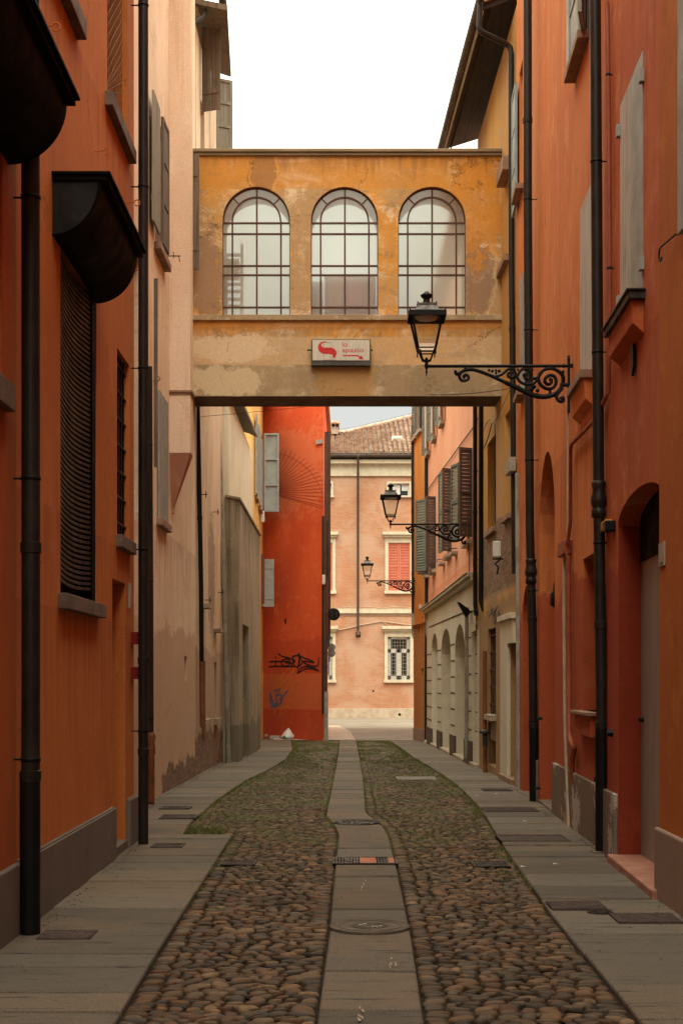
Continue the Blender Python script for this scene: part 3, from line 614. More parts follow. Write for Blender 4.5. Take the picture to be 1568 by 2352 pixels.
# --- L4: grey cream house with a lower projecting block ---
w = Wall(-2.43, 30.7, -2.43, 38.95, 1)
h = House('plaster_house', 'grey-cream house on the left with a dark stained lower block jutting out', 'house', w, M['grey_render'], 7.75)
opening(h, 7.3, 7.7, 3.9, 5.6, .15, M['dark'])
h.finish(roof=False)
e = MB(); e.prism([(-2.45, 30.6, 7.85), (-2.22, 30.6, 7.76), (-2.22, 37.6, 7.98), (-2.45, 37.6, 8.1)], (0, 0, .08)); e.prism([(-8, 30.6, 9.5), (-2.45, 30.6, 7.85), (-2.45, 37.6, 8.1), (-8, 37.6, 9.6)], (0, 0, .1)); e.build('roof', M['wood_brown'], h.e)
wb = Wall(-2.2, 30.62, -2.19, 38.3, 1); blk = MB()
dx0 = wb.U(557.6); dx1 = wb.U(571.5)
facade(blk, wb, rect(0, wb.L, -.9, 5.46), [(rect(dx0, dx1, -.7, wb.V(557.6, 1433)), .2)])
blk.add([(-2.2,30.62,-.9),(-2.48,30.62,-.9),(-2.48,30.62,5.5),(-2.2,30.62,5.46)], [(0,1,2,3)])
blk.add([(-2.19,38.3,-.9),(-2.48,38.3,-.9),(-2.48,38.3,5.5),(-2.19,38.3,5.46)], [(0,1,2,3)])
blk.build('lower_block', M['grey_dark'], h.e)
m = MB(); m.prism([(-2.5, 30.58, 5.52), (-2.17, 30.58, 5.46), (-2.16, 38.33, 5.46), (-2.5, 38.33, 5.52)], (0, 0, .05)); m.build('coping', M['cap'], h.e)
m = MB(); wb.box(m, dx0-.05, dx1+.05, -.7, wb.V(557.6, 1433)+.05, -.22, -.19); m.build('door', M['door_wood'], h.e)
# --- L5: yellow house with blue-grey shutters ---
w = Wall(-2.45, 38.98, -2.63, 47.9, 1)
h = House('plaster_house', 'narrow yellow house front on the left next to the red wall, with blue-grey shutters', 'house', w, M['yellow'], 11.0)
yl = [(41.0, 42.0), (43.6, 44.7), (46.3, 47.3)]
for y0_, y1_ in yl[:2]:
    o = opening(h, y0_-38.98, y1_-38.98, 6.9, 9.1, .15, M['glass_dark'], sill=(M['sill_pale'], .1, .1, .1))
    leaf(o, w.P(y0_-.55-38.98, 0, .04), w.a, w.b, .5, 6.9, 9.15, M['shutter_blue'], 'louvre'); leaf(o, w.P(y1_+.04-38.98, 0, .04), w.a, w.b, .5, 6.9, 9.15, M['shutter_blue'], 'louvre')
Ys = 46.2
o = opening(h, Ys-39.0, Ys-38.98+1.0, 6.95, 9.55, .15, M['glass_dark'], sill=(M['sill_pale'], .1, .1, .1))
leaf(o, (XA(606.5, Ys), Ys, 0), Vector((1, 0, 0)), Vector((0, 1, 0)), 34/F*Ys, ZA(1175, Ys), ZA(995, Ys), M['shutter_blue'], 'panel', .09)
o = opening(h, Ys-39.0, Ys-38.98+1.0, 4.05, 5.5, .15, M['glass_dark'], sill=(M['sill_pale'], .1, .1, .1))
leaf(o, (XA(607.8, Ys), Ys, 0), Vector((1, 0, 0)), Vector((0, 1, 0)), 21.5/F*Ys, ZA(1394, Ys), ZA(1284, Ys), M['shutter_grey'], 'plank')
leaf(o, (XA(597, Ys), Ys-.3, 0), Vector((1, 0, 0)), Vector((0, 1, 0)), 9.5/F*Ys, ZA(1390, Ys), ZA(1274, Ys), M['shutter_brown'], 'plank')
opening(h, 7.6, 8.3, -.6, 1.9, .2, M['door_wood'], name='door')
h.finish()
m = MB(); p = (XA(601, 45), 45, ZA(1187, 45)); m.box(p[0]-.05, p[0]+.09, 44.9, 45.1, p[2]-.18, p[2]+.18)
thing_box('wall_light', 'small white rounded box fixed to the yellow house below its upper shutter', 'wall light', m, M['white_box'], bevel=.03)

# --- L6: red house, its end wall closing the left half of the view ---
w = Wall(-2.9, 47.95, -.60, 45.6, -1); WR = w                    # runs towards the viewer; normal must face the viewer
if w.b.y > 0: w = Wall(-2.9, 47.95, -.60, 45.6, 1); WR = w
h = House('plaster_house', 'vivid red house closing the left of the lane, with graffiti and a painted sundial', 'house', w, M['red'], 11.5, back=.01)
h.finish(roof=False, base=-1.5)
s = MB(); s.add([(-.6,45.6,-1.5),(-.56,58,-1.5),(-.56,58,11.5),(-.6,45.6,11.5)], [(0,1,2,3)]); s.add([(-.56,58,-1.5),(-8,60,-1.5),(-8,60,11.5),(-.56,58,11.5)], [(0,1,2,3)]); s.build('side_wall', M['red'], h.e)
r = MB(); r.prism([(-.5,45.4,11.5),(-.4,58,11.5),(-9,60,11.5),(-3.1,48.1,11.5)], (0,0,.3)); r.build('roof', M['roof_tile'], h.e)
def ribbon(mb, wall, pts, wd=.028, off=.006, th=.004):            # paint stroke lying on a wall
    P = [Vector((wall.U(x, off), wall.V(x, y, off))) for x, y in pts]
    for i in range(len(P)-1):
        a, b = P[i], P[i+1]; d = (b-a)
        if d.length < 1e-5: continue
        d.normalize(); n = Vector((-d.y, d.x))*wd/2; a = a-d*wd*.4; b = b+d*wd*.4
        o = off+(i % 5)*.0004
        q = [wall.P(p.x, p.y, o) for p in (a+n, b+n, b-n, a-n)]; mb.add(q, [(0,1,2,3)])
def smoothp(pts, n=5):
    out = []
    for i in range(len(pts)-1):
        p0, p1, p2, p3 = pts[max(i-1,0)], pts[i], pts[i+1], pts[min(i+2, len(pts)-1)]
        for k in range(n):
            t = k/n
            out.append(tuple(.5*((2*p1[j])+(-p0[j]+p2[j])*t+(2*p0[j]-5*p1[j]+4*p2[j]-p3[j])*t*t+(-p0[j]+3*p1[j]-3*p2[j]+p3[j])*t**3) for j in (0, 1)))
    return out+[pts[-1]]
z4 = lambda l: [(338.6+.3*a, 1354.4+.3*b) for a, b in l]
z2 = lambda l: [(413.8+.2519*a, 921.7+.2519*b) for a, b in l]
g = MB()
for st in ([(978,514),(986,520)], [(984,545),(982,585)], [(932,590),(1000,586),(1110,592)], [(935,552),(1010,549),(1085,552)], [(1095,545),(1070,530),(1035,540),(1025,565),(1045,585),(1080,580),(1085,562),(1060,560)],
           [(1003,490),(1030,510),(1080,522),(1130,545),(1108,560),(1090,560),(1120,590)], [(1112,515),(1118,560),(1135,590),(1160,575),(1165,520),(1158,488),(1175,530),(1180,565),(1150,595)],
           [(1155,488),(1160,540),(1150,605)], [(1108,512),(1150,505),(1200,522),(1275,556),(1190,548),(1235,578),(1290,586),(1310,565),(1308,522)], [(1148,640),(1170,605),(1215,588),(1265,597),(1310,622),(1255,605),(1205,608),(1148,640)]):
    ribbon(g, WR, smoothp(z4(st)), .05)
g.build('graffiti', M['spray_black'], h.e)
g = MB()
for st in ([(945,880),(940,790),(962,860),(985,880),(985,800)], [(1030,815),(1005,800),(985,830),(995,870),(1020,870),(1030,840),(1010,838)], [(970,775),(1015,765)], [(1030,830),(1070,775)], [(950,900),(1000,885),(1020,870)], [(960,870),(960,900)]):
    ribbon(g, WR, smoothp(z4(st)), .07)
g.build('graffiti', M['spray_blue'], h.e)
g = MB(); rr = random.Random(5)
for (cx_, cy_, r_, k_) in ((1095, 625, 30, 5), (1050, 690, 45, 7), (1100, 720, 50, 6), (1010, 700, 30, 4), (1050, 880, 40, 5), (970, 950, 25, 3), (1045, 935, 30, 3), (1310, 805, 14, 3), (1150, 700, 20, 2), (1190, 640, 10, 1)):
    for _ in range(k_):
        a0 = rr.uniform(0, 6.3); st = []
        x_, y_ = cx_+rr.uniform(-r_, r_), cy_+rr.uniform(-r_, r_)
        for i in range(4): st.append((x_, y_)); a0 += rr.uniform(-.9, .9); x_ += math.cos(a0)*r_*.35; y_ += math.sin(a0)*r_*.35
        ribbon(g, WR, smoothp(z4(st)), .022)
g.build('graffiti', M['spray_yellow'], h.e)
g = MB(); ox, oy = 800, 832
for ex, ey in ((935,430),(972,445),(1015,460),(1055,480),(1095,503),(1135,520),(1165,550),(1195,580),(1225,612),(1255,645),(1280,680),(1300,715),(1310,755),(1310,795),(1310,832),(1308,873),(1308,915),(1305,955),(1285,973)):
    sx, sy = ox+(ex-ox)*.12, oy+(ey-oy)*.12
    ribbon(g, WR, [(413.8+.2519*a, 921.7+.2519*b) for a, b in ((sx, sy), (ex, ey))], .016)
ribbon(g, WR, smoothp(z2([(905,478),(950,486),(1000,508),(1060,540),(1110,572),(1160,615),(1210,672),(1250,735),(1280,800),(1296,870),(1292,973)]), 3), .014)
g.build('sundial', M['line_red'], h.e)
m = MB(); w.box(m, WR.U(754-.0)-.25 if 0 else WR.L-.28, WR.L, ZA(1020, 45.7), ZA(1010, 45.7), .0, .05); m.build('bracket_block', M['grey_box'], h.e)
m = MB(); w.box(m, WR.U(655), WR.U(657.5), ZA(1432, 46.9), ZA(1421, 46.9), .0, .03); m.build('iron_stud', M['spray_black'], h.e)
for xx, r_ in ((748.5, .045), (755.5, .05)):
    pipe(h.e, [(XA(xx, 45.5), 45.45+(.05 if xx > 750 else 0), G(46) if xx < 750 else 3.0), (XA(xx, 45.5), 45.45, 9.5)], r_, M['pipe_brown'], collars=(2.0,) if xx < 750 else (), brackets=False)
pipe(h.e, [(XA(755.5, 45.5), 45.5, 3.0), (XA(754, 45.5), 45.5, 2.75), (XA(750, 45.5), 45.45, 2.6)], .05, M['pipe_brown'], brackets=False)
pipe(h.e, [(XA(748.5, 45.4), 45.4, G(46)-.02), (XA(748.5, 45.4), 45.4, 1.2)], .068, M['pipe_pale'], name='pipe_boot', brackets=False)
sh = leaf(h.e, (XA(746.5, 46.4), 46.3, 0), Vector((1, .12, 0)).normalized(), Vector((-.12, 1, 0)).normalized(), 10.5/F*46, ZA(1332, 46.3), ZA(1196, 46.3), M['shutter_brown'], 'louvre')
m = MB(); m.box(XA(739, 45.5), XA(744.5, 45.5), 45.5, 45.9, ZA(1640, 45.6), ZA(1186, 45.6)); m.build('dark_gutter_strip', M['pipe_dark'], h.e)
m = MB(); m.box(XA(739.5, 45.4), XA(747, 45.4), 45.25, 45.45, ZA(1343, 45.4), ZA(1321, 45.4))
thing_box('wall_light', 'small white box on the corner of the red house below the brown louvred shutter', 'wall light', m, M['white_box'], bevel=.03)
# round traffic mirror and small signs at the corner
e = empty('traffic_mirror', (XA(754, 45.3), 45.3, ZA(1411, 45.3)), 'round black sign seen from behind, on a bracket at the corner of the red house', 'sign')
c = (XA(766, 45.2), 45.2, ZA(1411, 45.2)); d_ = MB(); d_.tube([(c[0], c[1]-.03, c[2]), (c[0], c[1], c[2]), (c[0], c[1]+.04, c[2])], [.17, .2, .19], 24); d_.build('sign_disc', M['iron'], e)
k = MB(); k.tube([(XA(752, 45.2), 45.3, c[2]+.03), (c[0]+.14, 45.16, c[2]+.03)], .014, 6); k.tube([(c[0]-.05, 45.14, c[2]+.12), (c[0]-.05, 45.14, c[2]-.12)], .014, 6); k.tube([(c[0]+.09, 45.14, c[2]+.12), (c[0]+.09, 45.14, c[2]-.12)], .014, 6); k.build('bracket', M['pipe_brown'], e)
e = empty('road_sign', (XA(760, 46), 46, ZA(1500, 46)), 'pair of small grey road signs low behind the corner of the red house', 'sign')
k = MB(); k.tube([(XA(757, 46.4), 46.4, ZA(1520, 46.4)), (XA(757, 46.4), 46.4, ZA(1478, 46.4))], .015, 6); k.build('sign_post', M['pipe_pale'], e)
for py, r_ in ((1487, .13), (1500, .13)):
    d_ = MB(); p = (XA(761, 46.4), 46.4, ZA(py, 46.4)); d_.tube([(p[0], p[1]-.02, p[2]), (p[0]+.004, p[1]+.01, p[2])], r_, 16); d_.build('sign_plate', M['pipe_pale'], e)
# ================= RIGHT SIDE =================
# --- R1: nearest orange house ---
w = Wall(2.27, -12, 2.325, 10.42, -1)
h = House('plaster_house', 'deep orange house at the right edge, nearest on the right, with a tan cement plinth', 'house', w, M['orange_r1'], 13)
o = opening(h, 21.05, 21.55, 6.0, 6.02, .02, M['dark']) if 0 else None
uA = w.U(1572) ; zz = w.V(1560, 556)
o = opening(h, 12+7.6, 12+8.6, 4.5, 6.3, .12, M['glass_dark'], frame=M['shutter_grey'], nx=1, sill=(M['sill_pale'], .1, .06, .08))
leaf(o, w.P(w.U(1557, .04), 0, .02), -w.a, w.b, .75, w.V(1560, 556), w.V(1560, 556)+1.7, M['shutter_grey'], 'plank')
pl = MB(); w.box(pl, 0, w.L-.02, -.05, .52, 0, .045); pl.build('plinth', M['plinth_tan'], h.e, .015)
m = MB(); p = w.pp(1556, 540, 0); b_ = w.b; m.tube([p, p+b_*.02-w.a*.02, p+b_*.06+w.a*.28], .006, 6)
c = p+b_*.06+w.a*.28; m.tube([c+w.a*(.05*math.sin(t))+Vector((0, 0, -.05+.05*math.cos(t))) for t in [i*math.pi/7 for i in range(10)]], .006, 6); m.build('iron_hook', M['iron'], h.e)
h.finish()
# --- R2: rust red house with the deep arched doorway ---
w = Wall(2.335, 10.42, 2.43, 13.15, -1)
h = House('plaster_house', 'rust red house with an arched grey doorway and a closed flaking shutter above', 'house', w, M['orange_r2'], 13)
uf, un = w.U(1418), w.U(1521)
o = opening(h, un, uf, -.05, 3.13, .2, M['door_grey'], name='door', arch=.2)
pn = MB(); w.box(pn, un+.01, uf-.01, 2.62, 3.2, -.2, -.185); pn.build('arch_head_shade', M['dark'], o); rv = MB(); w.box(rv, uf-.008, uf+.0, -.05, 2.93, -.198, -.004); rv.build('door_reveal', M['niche_red'], o); pn = MB(); w.box(pn, un+.02, un+1.0, .09, .42, -.2, -.19); pn.build('door_panel', M['door_grey'], o, .004)  # dark sheet fills the arch head in place of its deep shade
hd = MB(); hd.lathe(w.P(uf-.12, 1.25, -.18), [(.02, -.02), (.03, 0), (.02, .02)], 10); hd.build('handle', M['iron'], o)
st = MB(); w.box(st, un-.05, uf+.03, -.06, .075, -.3, .09); st.build('doorstep', M['step_pink'], h.e, .012)
ua, ub = w.U(1476), w.U(1424)
o = opening(h, ua, ub, 4.66, 6.55, .05, M['wood_pale'])
hw = (ub-ua)/2
leaf(o, w.P(ua+.0, 0, -.03), w.a, w.b, hw-.004, 4.67, 6.54, M['shutter_grey'], 'plank', .05); leaf(o, w.P(ua+hw+.004, 0, -.03), w.a, w.b, hw-.004, 4.67, 6.54, M['wood_pale'], 'plank', .05)
hg = MB()
for uu in (ua-.01, ub+.01):
    for v in (4.85, 6.32): w.box(hg, uu-.035, uu+.035, v-.05, v+.05, 0, .035)
for uu in (ua+.12, ub-.1): hg.tube([w.P(uu, 4.66, .02), w.P(uu, 4.64, .1), w.P(uu-.06, 4.64, .11)], .012, 6)
hg.build('hinge', M['shutter_grey'], o)
s = MB(); w.box(s, ua-.1, ub+.1, 4.56, 4.62, -.02, .13); w.box(s, ua-.12, ub+.12, 4.62, 4.635, -.02, .15); s.build('sill', M['cast_iron'], o, .004)
s = MB(); s.prism([w.P(ua-.04, 4.56, 0), w.P(ua-.04, 4.56, .10), w.P(ua-.04, 4.38, .09), w.P(ua-.04, 4.3, 0)], w.a*(ub-ua+.08)); s.build('sill_corbel', M['orange_r2'], o, .006)
m = MB(); u_ = w.U(1458); m.prism([w.P(u_-.06, 4.3, .012), w.P(u_+.06, 4.3, .012), w.P(u_+.06, 4.12, .012), w.P(u_, 4.05, .012), w.P(u_-.06, 4.12, .012)], w.b*.02); m.build('vent', M['iron'], h.e)
m = MB(); u_ = w.U(1521); w.box(m, w.U(1528), w.U(1516), w.V(1521, 1301), w.V(1521, 1247), 0, .016); w.box(m, w.U(1526), w.U(1519), w.V(1521, 1293), w.V(1521, 1256), .016, .02); m.build('number_plaque', M['sill_pale'], h.e, .004)
pl = MB(); w.box(pl, uf+.0, w.L, -.05, .6, 0, .04); pl.build('plinth', M['plinth_peel'], h.e, .01)
m = MB(); u_ = w.U(1400); w.box(m, w.U(1405), w.U(1391), w.V(1398, 1219), w.V(1398, 1197), .0, .06); m.build('junction_box', M['yellow_box'], h.e, .01)
m = MB(); w.box(m, w.U(1413), w.U(1406.5), w.V(1410, 1221), w.V(1410, 1197), .0, .09); m.build('camera_housing', M['iron'], h.e, .01)
m = MB(); c = w.pp(1406, 1684, .0); m.tube([c, c+w.b*.05], [.035, .03], 10); m.build('bell_push', M['iron'], h.e)
h.finish()
# gas pipe painted red, running down R2 then away behind the downpipe
pp = lambda x, y, o=.04: w.pp(x, y, o)
pipe(h.e, [pp(1393, 8), pp(1397, 300), pp(1399, 700), pp(1396, 905)], .022, M['pipe_red'], name='gas_pipe', collars=(), wall=w)
wr3 = Wall(2.44, 13.16, 2.745, 22.28, -1)
# --- R3: terracotta house ---
w = wr3
h = House('plaster_house', 'long terracotta house on the right with tall arched niches, carrying the nearest lamp bracket', 'house', w, M['orange_r3'], 15)
q = lambda x, y, o=.05: w.pp(x, y, o)
# upper windows
o = opening(h, w.U(1349), w.U(1322), w.V(1349, 78), w.V(1349, 78)+1.9, .1, M['glass_dark'], frame=M['frame_white'], nx=1, fw=.06, sill=(M['sill_warm'], .08, .12, .1))
u_ = w.U(1332, .05); leaf(o, w.P(u_, 0, .03), w.a, w.b, w.U(1309, .05)-u_, w.V(1309, 184, .05), w.V(1309, 184, .05)+2.0, M['shutter_grey'], 'panel'); ed = MB(); w.box(ed, w.U(1309, .05), w.U(1309, .05)+.02, w.V(1309, 184, .05), w.V(1309, 184, .05)+2.0, .02, .09); ed.build('edge_strip', M['frame_white'], o)
leaf(o, w.P(w.U(1349), 0, .02), (-w.a*.9+w.b*.2).normalized(), w.b, .5, w.V(1349, 78), w.V(1349, 78)+1.9, M['shutter_grey'], 'panel')
o = opening(h, w.U(1360), w.U(1334), w.V(1350, 868), w.V(1334, 480), .06, M['wood_pale'], sill=(M['sill_warm'], .08, .14, .1))
leaf(o, w.P(w.U(1360), 0, -.02), w.a, w.b, w.U(1334)-w.U(1360), w.V(1350, 866), w.V(1334, 482), M['wood_pale'], 'plank', .05)
s = MB(); ua, ub = w.U(1362), w.U(1330); vb = w.V(1350, 868)-.08; s.prism([w.P(ua, vb, 0), w.P(ua, vb, .1), w.P(ua, vb-.2, .08), w.P(ua, vb-.27, 0)], w.a*(ub-ua)); s.build('sill_corbel', M['orange_r3'], o, .006)
o = opening(h, w.U(1200), w.U(1192), w.V(1196, 440), w.V(1196, 440)+1.9, .1, M['glass_dark'], frame=M['frame_white'], fw=.05, sill=(M['sill_warm'], .08, .12, .1))
u_ = w.U(1192); leaf(o, w.P(u_, 0, .03), w.a, w.b, .62, w.V(1192, 470), w.V(1192, 190), M['shutter_blue'], 'panel')
o = opening(h, w.U(1204), w.U(1197), w.V(1200, 905), w.V(1200, 905)+1.75, .06, M['shutter_grey'], sill=(M['sill_warm'], .08, .12, .1))
leaf(o, w.P(w.U(1204), 0, 0), w.a, w.b, w.U(1197)-w.U(1204), w.V(1200, 903), w.V(1200, 905)+1.75, M['shutter_grey'], 'plank', .05)
# tall arched niches (blind doorways)
def niche(xa, xb, ytop, yref, dep, spring, name='door'):
    ua, ub = w.U(xa), w.U(xb); vt = w.V(yref, ytop); hw = (ub-ua)/2
    o = opening(h, min(ua,ub), max(ua,ub), -.3, vt, dep, M['niche_red'], name=name, arch=spring); return o, min(ua,ub), max(ua,ub), vt
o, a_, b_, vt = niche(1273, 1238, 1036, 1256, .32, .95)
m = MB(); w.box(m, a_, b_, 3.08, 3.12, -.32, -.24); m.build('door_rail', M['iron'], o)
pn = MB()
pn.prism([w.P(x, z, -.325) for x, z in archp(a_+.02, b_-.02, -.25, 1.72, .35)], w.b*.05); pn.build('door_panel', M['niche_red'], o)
m = MB(); c = w.P((a_+b_)/2+.15, 2.85, -.16); m.tube([c+Vector((0, 0, .4)), c+Vector((0, 0, .02))], .008, 5); m.lathe(c, [(.02, .02), (.05, 0), (.06, -.04), (.07, -.12), (.1, -.16), (.1, -.3), (.06, -.33)], 8); m.build('hanging_lantern', M['iron'], o)
s = MB(); w.box(s, a_-.05, b_+.05, -.2, G(18)+.035, -.32, .02); s.build('doorstep', M['sill'], h.e)
o, a2, b2, vt = niche(1217, 1200, 1345, 1208, .3, .5)
# window niche next to the near downpipe with stone shelf
a3, b3 = w.U(1372), w.U(1338)
o = opening(h, a3, b3, w.V(1338, 1631), w.V(1338, 1285), .22, M['dark'])
s = MB(); v = w.V(1338, 1631); w.box(s, a3-.1, b3+.14, v-.035, v, -.2, .12); s.build('sill', M['sill_warm'], o, .005)
s = MB(); w.box(s, a3-.05, b3+.06, v-.24, v-.037, 0, .08); s.build('sill_corbel', M['orange_r3'], o, .005)
bn = w.U(1283); 
pl = MB(); w.box(pl, 0, b3+1.9-0, -.2, .58, 0, .045)
pl = MB(); w.box(pl, 0, a_-.06, -.2, .6, 0, .045); pl.build('plinth', M['plinth_peel'], h.e, .01)
pl = MB(); w.box(pl, b_+.08, b_+.75, -.3, .52, 0, .04); pl.build('plinth', M['plinth_peel'], h.e, .01)
pl = MB(); w.box(pl, 8.65, w.L, -.3, .55, 0, .04); pl.build('plinth', M['plinth_tan'], h.e, .01)
h.finish()
# downpipes
pipe(h.e, [(XA(1382, 13.05), 13.05, 0), (XA(1380, 13.05), 13.05, 1.5), (XA(1374, 13.05), 13.05, 3.2), (XA(1365.5, 13.05), 13.05, 8), (XA(1365, 13.05), 13.05, 12.5)], .052, M['pipe_dark'], collars=(1.18, 2.1), ornate=(3.25,), wall=w)
m = MB(); c = (XA(1381, 13.05), 13.05, 0); m.tube([(c[0], c[1], 0), (c[0]-.003, c[1], 1.15)], .059, 14); m.build('pipe_shoe', M['iron'], h.e)
m = MB(); m.box(c[0]-.09, c[0]+.09, 12.96, 13.14, -.01, .025); m.build('pipe_base', M['sill'], h.e)
pipe(h.e, [(XA(1226, 19.1), 19.1, -.06), (XA(1222, 19.1), 19.1, 2.2), (XA(1216, 19.1), 19.1, 3.6), (XA(1211, 19.1), 19.1, 8), (XA(1210, 19.1), 19.1, 14.5)], .058, M['pipe_dark'], collars=(.98, 2.4, 9.1), ornate=(3.05,), wall=w)
m = MB(); m.tube([(XA(1226, 19.1), 19.1, -.06), (XA(1225, 19.1), 19.1, .95)], .065, 14); m.build('pipe_shoe', M['iron'], h.e)
# conduits on R3
pipe(h.e, [q(1393, 905, .03), q(1388, 918), q(1362, 968), q(1312, 1020), q(1309, 1035), q(1309, 1200), q(1301, 1255), q(1301, 1275)], .02, M['pipe_red'], name='gas_pipe', brackets=False)
pipe(h.e, [q(1304, 1276), q(1305, 1500), q(1306, 1680), q(1309, 1700), q(1318, 1722), q(1313, 1745), q(1313, 1800)], .028, M['pipe_red'], name='gas_pipe', brackets=False)
pipe(h.e, [q(1303, 940), q(1303, 1246)], .012, M['pipe_beige'], name='conduit', brackets=False)
pipe(h.e, [q(1294.5, 1250), q(1294.5, 1420), q(1297, 1680), q(1306, 1900)], .02, M['pipe_beige'], name='conduit', brackets=False)
m = MB(); w.box(m, w.U(1312), w.U(1297), w.V(1305, 1276), w.V(1305, 1245), .0, .09); m.build('junction_box', M['pipe_red'], h.e, .008)
for x, y_ in ((1372, 1660), (1245, 1650), (1240, 1810), (1380, 1790)):
    m = MB(); c = w.pp(x, y_, 0); m.tube([c, c+w.b*.07], .02, 8); m.build('wall_hook', M['iron'], h.e)

# --- R4: shabby ochre house against and beyond the bridge ---
w = Wall(2.78, 22.3, 2.70, 28.25, -1); W4 = w
h = House('plaster_house', 'shabby ochre house with bared brick and dark eaves, at the bridge right end', 'house', w, M['ochre'], 12.3)
q = lambda x, y, o=.05: w.pp(x, y, o)
def op4(xa, xb, yt, yb, ref, **k):
    ua, ub = sorted((w.U(xa), w.U(xb))); return opening(h, ua, ub, w.V(ref, yb), w.V(ref, yt), **k), ua, ub
o, _, _ = op4(1174, 1159, 955, 1190, 1160, depth=.2, pane=M['ochre'], sill=(M['sill_warm'], .09, .07, .08))
o, _, _ = op4(1138, 1119, 1020, 1225, 1120, depth=.25, pane=M['dark'], frame=M['slat'], sill=(M['sill_warm'], .09, .07, .08))
o, _, _ = op4(1138, 1120, 1445, 1640, 1122, depth=.22, pane=M['beige_ground'], sill=(M['sill_pale'], .1, .1, .05), bars=(4, 5))
o, _, _ = op4(1138, 1120, 1660, 1755, 1122, depth=.3, pane=M['dark'], name='vent')
m = MB(); w.box(m, w.U(1136), w.U(1120), w.V(1122, 1700), w.V(1122, 1652), -.25, -.05); m.build('meter_box', M['grey_box'], h.e, .01)
m = MB(); w.box(m, w.U(1169), w.U(1149), w.V(1150, 640), w.V(1150, 626), 0, .09); m.build('sill', M['sill_warm'], h.e, .005)
m = MB(); w.box(m, w.U(1176), w.U(1160), w.V(1160, 432), w.V(1160, 400), 0, .16); m.build('eave_bracket', M['sill_warm'], h.e, .01)
# white door surround with roller shutter
ua, ub = w.U(1184.5), w.U(1172); va = w.V(1178, 1790)
o = opening(h, ua, ub, -.3, w.V(1178, 1478), .22, M['roller'], name='shop_door')
r_ = MB(); z = -.1
while z < w.V(1178, 1478): w.box(r_, ua, ub, z, z+.095, -.22, -.2); z += .11
r_.build('roller_shutter', M['roller'], o, .006)
s = MB(); w.box(s, ub, w.U(1155.5), -.3, w.V(1170, 1425), 0, .06); w.box(s, ua, ub, w.V(1178, 1478), w.V(1170, 1425), 0, .06); w.box(s, ua-.05, w.U(1155), w.V(1170, 1425), w.V(1170, 1412), 0, .11); s.build('door_surround', M['beige_ground'], o, .008)
s = MB(); w.box(s, ua, w.U(1155), -.3, G(23)+.1, -.2, .08); s.build('doorstep', M['sill_warm'], h.e, .01)
# wall light + grey cabinet + cable pipe
m = MB(); w.box(m, w.U(1189), w.U(1178), w.V(1184, 1087), w.V(1184, 1055), .03, .13); m.build('cable_box', M['grey_box'], h.e, .01)
pipe(h.e, [q(1188, 1087, .07), q(1190, 1400, .07), q(1191, 1815, .07)], .042, M['pipe_pale'], name='cable_duct', brackets=False)
h.finish(roof=False)
r = MB(); EZ = 12.35
r.prism([(2.27, 22.85, EZ), (2.95, 22.85, EZ+.25), (2.85, 28.9, EZ+.25), (2.05, 28.9, EZ)], (0, 0, .09)); r.build('eaves', M['soffit'], h.e)
r = MB(); r.prism([(2.24, 22.8, EZ+.1), (9, 22.8, EZ+2.6), (9, 28.95, EZ+2.6), (2.03, 28.95, EZ+.1)], (0, 0, .1)); r.build('roof', M['roof_tile'], h.e)
for i in range(1): r = MB(); f_ = .2+i*.26; r.prism([(2.27+.6*f_, 22.86, EZ+.25*f_-.03), (2.27+.6*f_+.025, 22.86, EZ+.25*f_-.03), (2.05+.8*f_+.025, 28.88, EZ+.25*f_-.03), (2.05+.8*f_, 28.88, EZ+.25*f_-.03)], (0, 0, .05)); r.build('eave_batten', M['soffit'], h.e)
g = MB(); g.tube([(2.21, 22.4, EZ+.06), (2.12, 25, EZ+.05), (2.01, 28.9, EZ+.02)], .07, 12); g.build('gutter', M['pipe_brown'], h.e)
m = MB(); m.prism([(2.25, 22.86, EZ-.05), (2.28, 22.86, EZ-.05), (2.09, 28.9, EZ-.05), (2.06, 28.9, EZ-.05)], (0, 0, .13)); m.build('fascia', M['wood_pale'], h.e)
pipe(h.e, [(2.2, 22.6, EZ), (XA(1100, 22.6), 22.6, ZA(58, 22.6)), (XA(1101, 22.6), 22.6, ZA(68, 22.6)), (XA(1110, 22.6), 22.6, ZA(76, 22.6)), (XA(1162, 22.8), 22.8, ZA(101, 22.8)), (XA(1171, 22.8), 22.8, ZA(110, 22.8)), (XA(1173, 22.8), 22.8, ZA(125, 22.8)), (XA(1174, 22.75), 22.75, 8.0), (XA(1178, 22.7), 22.7, 5.5), (XA(1181, 22.7), 22.7, ZA(1318, 22.7))], .047, M['pipe_dark'], collars=(9.5, 7.2), brackets=False)
h4 = h
def wall_lantern(h):
    w = h.w; m = MB(); p = w.pp(1141, 1262, .12)
    m.box(p.x-.075, p.x+.06, p.y-.05, p.y+.05, p.z-.13, p.z+.14)
    thing_box('wall_light', 'cream box light on the brick patch of the shabby ochre house', 'wall light', m, M['white_box'], bevel=.02)
    k = MB(); k.tube([p+Vector((.06, 0, -.13)), p+Vector((.02, 0, -.2)), p+Vector((-.04, 0, -.24)), p+Vector((.02, 0, -.3)), p+Vector((0, 0, -.42))], .018, 6); k.tube([p+Vector((-.08, 0, -.16)), p+Vector((.1, 0, -.16))], .015, 6); k.build('light_bracket', M['iron'], bpy.data.objects['wall_light'] if 0 else h.e)
wall_lantern(h)
